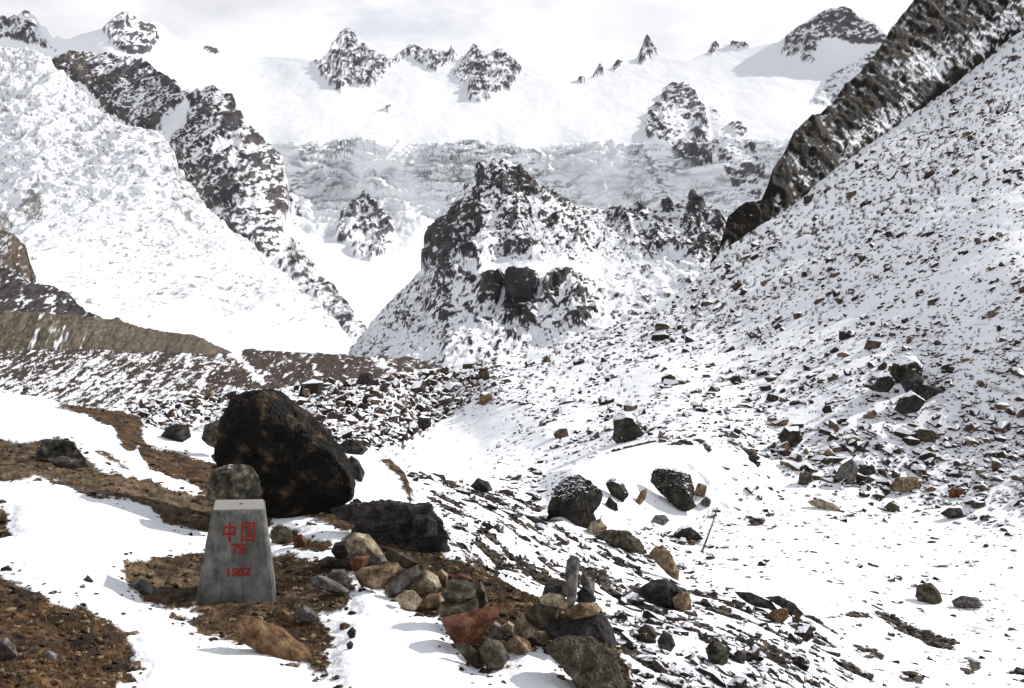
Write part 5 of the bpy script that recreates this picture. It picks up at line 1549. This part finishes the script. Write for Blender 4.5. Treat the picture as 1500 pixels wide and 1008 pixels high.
# right slope
poly = [(1500, 62), (1660, -60), (1660, 745), (1380, 742), (1200, 705), (1115, 668), (1000, 648), (900, 650), (840, 690), (740, 705), (650, 690), (735, 640), (765, 590), (700, 600), (640, 560), (700, 530), (790, 515), (870, 491), (1000, 432), (1060, 376), (1250, 245), (1400, 142)]
sp = sample(poly, 8600, 1.0, 5)
far = np.clip((760 - sp[:, 1]) / 520, 0, 1)
sz = powerlaw(rs, len(sp), 2.3, 19, 2.75) * (1.35 - 0.55 * far)
scatter(sp, sz, SLOPE, (SCREE_ME, STONE['scree_mass']), 6, 110, 'rock', 'brown snow-dusted slope rock', 'larger rocks of the right slope', 'scree', 'small brown stones strewn over the snowy right slope', (1.0, 1.7), None, 0.25)
# foot of the slope: bigger blocks
poly = [(1110, 640), (1250, 610), (1540, 600), (1540, 750), (1380, 750), (1200, 715), (1115, 680)]
sp = sample(poly, 330, 0.6, 15)
sz = powerlaw(rs, len(sp), 5, 24, 2.4)
scatter(sp, sz, SLOPE, (SCREE_ME, STONE['scree_mass']), 16, 50, 'rock', 'brown block at the slope foot', 'blocks along the slope foot', 'scree', 'small stones between the blocks along the slope foot', (1.0, 1.6), None, 0.2)
# boulder hollow
poly = [(170, 612), (215, 590), (300, 580), (400, 574), (480, 566), (560, 559), (640, 544), (720, 548), (700, 585), (660, 610), (600, 640), (560, 660), (500, 680), (220, 680)]
sp = sample(poly, 1700, 0.45, 25)
sz = powerlaw(rs, len(sp), 4.5, 20, 2.5)
scatter(sp, sz, SLOPE, (SCREE_ME, STONE['scree_mass']), 26, 70, 'boulder', 'snow-capped black hollow boulder', 'boulders packed in the hollow', 'boulder_field', 'smaller snow-capped boulders filling the hollow behind the pillar', (1.0, 1.4), None, 0.12, (0.8, 1.3))
# bare strips on the near hillside
poly = [(606, 702), (690, 712), (790, 758), (890, 806), (1000, 834), (1110, 876), (1200, 925), (1270, 1030), (880, 1030), (850, 890), (700, 830), (655, 800)]
sp = sample(poly, 1000, 0.8, 35)
sz = powerlaw(rs, len(sp), 5, 26, 2.3) * (0.8 + 0.5 * (sp[:, 1] > 880))
scatter(sp, sz, SLOPE, (STRIP_ME, STONE['strip_mass']), 36, 80, 'rock', 'dark hillside strip rock', 'rocks of the bare strips', 'strip_stones', 'small dark stones in the bare strips of the near hillside', (1.2, 2.1), math.atan2(-0.89, 0.46), 0.3, (0.5, 0.95))
# open snow of the valley floor
poly = [(1040, 745), (1500, 752), (1540, 1030), (1290, 1030), (1210, 915), (1080, 850), (1020, 800)]
sp = sample(poly, 850, 0.9, 45)
sz = powerlaw(rs, len(sp), 2.5, 17, 2.4)
scatter(sp, sz, SLOPE, (STRIP_ME, STONE['strip_mass']), 46, 30, 'rock', 'low dark rock in open snow', 'rocks sunk in the open snow', 'snow_stones', 'small stones dotting the open snow of the valley floor', (1.0, 1.8), None, 0.35, (0.4, 0.8))

# around the snow mound and the gully
poly = [(640, 700), (740, 700), (840, 690), (810, 730), (800, 765), (870, 790), (960, 770), (1040, 800), (1060, 850), (960, 830), (880, 800), (780, 755), (690, 715)]
sp = sample(poly, 330, 0.7, 65)
sz = powerlaw(rs, len(sp), 3, 16, 2.4)
scatter(sp, sz, SLOPE, (SCREE_ME, STONE['scree_mass']), 66, 25, 'rock', 'brown rock by the gully', 'rocks round the gully', 'gully_stones', 'small stones round the gully below the snow mound', (1.0, 1.7), None, 0.25, (0.6, 1.0))
poly = [(1040, 690), (1110, 665), (1200, 712), (1380, 748), (1500, 752), (1500, 775), (1200, 760), (1090, 740)]
sp = sample(poly, 150, 0.7, 75)
sz = powerlaw(rs, len(sp), 3, 13, 2.4)
scatter(sp, sz, SLOPE, (SCREE_ME, STONE['scree_mass']), 76, 0, 'rock', '', '', 'edge_stones', 'small stones where the slope runs out onto the snow', (1.0, 1.7), None, 0.25, (0.6, 1.0))
# stony cover of the bare strips
r = np.random.default_rng(58)
mask, SP_ = BARE[0]
cells = np.argwhere(mask > 0.6)
mv, mf, mr, base = [], [], [], 0
for (i, j) in cells[r.integers(len(cells), size=5200)]:
    v, f = HULLS[r.integers(len(HULLS))]
    P = SP_[i, j]
    w = (0.05 + 0.20 * r.random() ** 3) * np.clip((P[1]) / 22, 0.6, 1.6)
    s3 = w * np.array([r.uniform(1.0, 1.9), r.uniform(0.7, 1.1), r.uniform(0.4, 0.8)])
    mv.append((v * s3) @ euler_z(math.atan2(-0.89, 0.46) + r.normal(0, 0.5)).T + P - np.array([0, 0, s3[2] * 0.25]))
    mf.append(f + base)
    mr.append(np.full(len(v), r.random()))
    base += len(v)
me = mesh_from('strip_gravel', np.concatenate(mv), np.concatenate(mf), STONE['strip_bare'], False, rnd=np.concatenate(mr))
link('strip_gravel', me, 'stony gravel of the bare strips on the hillside', None, None, 'stuff')

# gravel and clods on the bare near ground
r = np.random.default_rng(55)
bare = np.argwhere(G_SOIL[5:-3, 5:-5] > 0.7) + 5
pick = bare[r.integers(len(bare), size=6800)]
mv, mf, mr, base = [], [], [], 0
for (i, j) in pick:
    v, f = HULLS[r.integers(len(HULLS))]
    P = G_P[i, j]
    t = G_T[i, j]
    w = (0.011 + 0.055 * r.random() ** 3.6) * (0.7 + 0.05 * t)
    s3 = w * np.array([r.uniform(0.8, 1.6), r.uniform(0.7, 1.2), r.uniform(0.35, 0.8)])
    mv.append((v * s3) @ euler_z(r.uniform(0, 6.28)).T + P - np.array([0, 0, s3[2] * 0.2]))
    mf.append(f + base)
    mr.append(np.full(len(v), r.random()))
    base += len(v)
me = mesh_from('gravel', np.concatenate(mv), np.concatenate(mf), STONE['gravel'], False, rnd=np.concatenate(mr))
link('gravel', me, 'fine gravel and clods on the bare near ground', None, None, 'stuff')

# stones that break through the thin edge of the snow
rim = np.argwhere((G_EDGE[5:-3, 5:-5] > 0.0) & (G_EDGE[5:-3, 5:-5] < 0.16)) + 5
mv, mf, mr, base = [], [], [], 0
for (i, j) in rim[r.integers(len(rim), size=1500)]:
    if r.random() > np.exp(-G_EDGE[i, j] / 0.05):
        continue
    v, f = HULLS[r.integers(len(HULLS))]
    w = (0.025 + 0.06 * r.random() ** 3) * (0.7 + 0.05 * G_T[i, j])
    s3 = w * np.array([r.uniform(0.8, 1.6), r.uniform(0.7, 1.2), r.uniform(0.5, 0.9)])
    mv.append((v * s3) @ euler_z(r.uniform(0, 6.28)).T + G_P[i, j] - np.array([0, 0, s3[2] * 0.35]))
    mf.append(f + base)
    mr.append(np.full(len(v), r.random()))
    base += len(v)
me = mesh_from('edge_gravel', np.concatenate(mv), np.concatenate(mf), STONE['gravel'], False, rnd=np.concatenate(mr))
link('edge_gravel', me, 'small stones breaking through the edges of the near snow', None, None, 'stuff')

# dry grass on the turf
gm, nt, N, L, b_ = new_mat('dry_grass_blade')
an = N.new('ShaderNodeAttribute')
an.attribute_name = 'rnd'
cr = N.new('ShaderNodeValToRGB')
cr.color_ramp.elements[0].color = (0.022, 0.014, 0.008, 1)
cr.color_ramp.elements[1].color = (0.20, 0.125, 0.05, 1)
L.new(an.outputs['Fac'], cr.inputs['Fac'])
L.new(cr.outputs['Color'], b_.inputs['Base Color'])
pick = bare[r.integers(len(bare), size=5200)]
keep = fbm(G_P[pick[:, 0], pick[:, 1]] / 0.5, 3, 0.5, 801) > -0.1
pick = pick[keep]
nb = 9
P0 = np.repeat(G_P[pick[:, 0], pick[:, 1]], nb, 0)
n = len(P0)
ang = r.uniform(0, 2 * math.pi, n)
ln = r.uniform(0.02, 0.065, n)
lean = r.uniform(0.2, 1.1, n)
root = P0 + np.stack([r.normal(0, 0.02, n), r.normal(0, 0.02, n), np.full(n, -0.01)], -1)
d_ = np.stack([np.cos(ang) * np.sin(lean), np.sin(ang) * np.sin(lean), np.cos(lean)], -1)
sd_ = np.stack([-np.sin(ang), np.cos(ang), 0 * ang], -1) * 0.004
vv = np.stack([root - sd_, root + sd_, root + d_ * ln[:, None]], 1).reshape(-1, 3)
me = mesh_from('dry_grass', vv, np.arange(3 * n).reshape(-1, 3), gm, False, rnd=np.repeat(r.random(n), 3))
link('dry_grass', me, 'short dry grass on the brown turf', None, None, 'stuff')

# ------------------------------------------------------------------ air: thin even haze round the whole place, and cloud on the upper left peaks
lo, hi = np.array([1e9] * 3), np.array([-1e9] * 3)
for o in bpy.data.objects:
    if o.type == 'MESH' and o.get('kind') == 'structure':
        co = np.empty(len(o.data.vertices) * 3, np.float32)
        o.data.vertices.foreach_get('co', co)
        co = co.reshape(-1, 3)
        lo, hi = np.minimum(lo, co.min(0)), np.maximum(hi, co.max(0))
lo -= np.array([40, 40, 1.5])
hi += np.array([40, 40, 6])
bm = bmesh.new()
bmesh.ops.create_cube(bm, size=1)
for v in bm.verts:
    v.co = Vector([float(lo[k] if v.co[k] < 0 else hi[k]) for k in range(3)])
me = bpy.data.meshes.new('haze')
bm.to_mesh(me)
bm.free()
hm = bpy.data.materials.new('haze_air')
hm.use_nodes = True
hm.node_tree.nodes.clear()
ho = hm.node_tree.nodes.new('ShaderNodeOutputMaterial')
hv = hm.node_tree.nodes.new('ShaderNodeVolumePrincipled')
hv.inputs['Color'].default_value = (0.86, 0.90, 0.98, 1)
hv.inputs['Density'].default_value = 0.000008
hv.inputs['Anisotropy'].default_value = 0.2
hm.node_tree.links.new(hv.outputs['Volume'], ho.inputs['Volume'])
me.materials.append(hm)
link('haze', me, 'thin pale mountain haze', None, None, 'stuff')
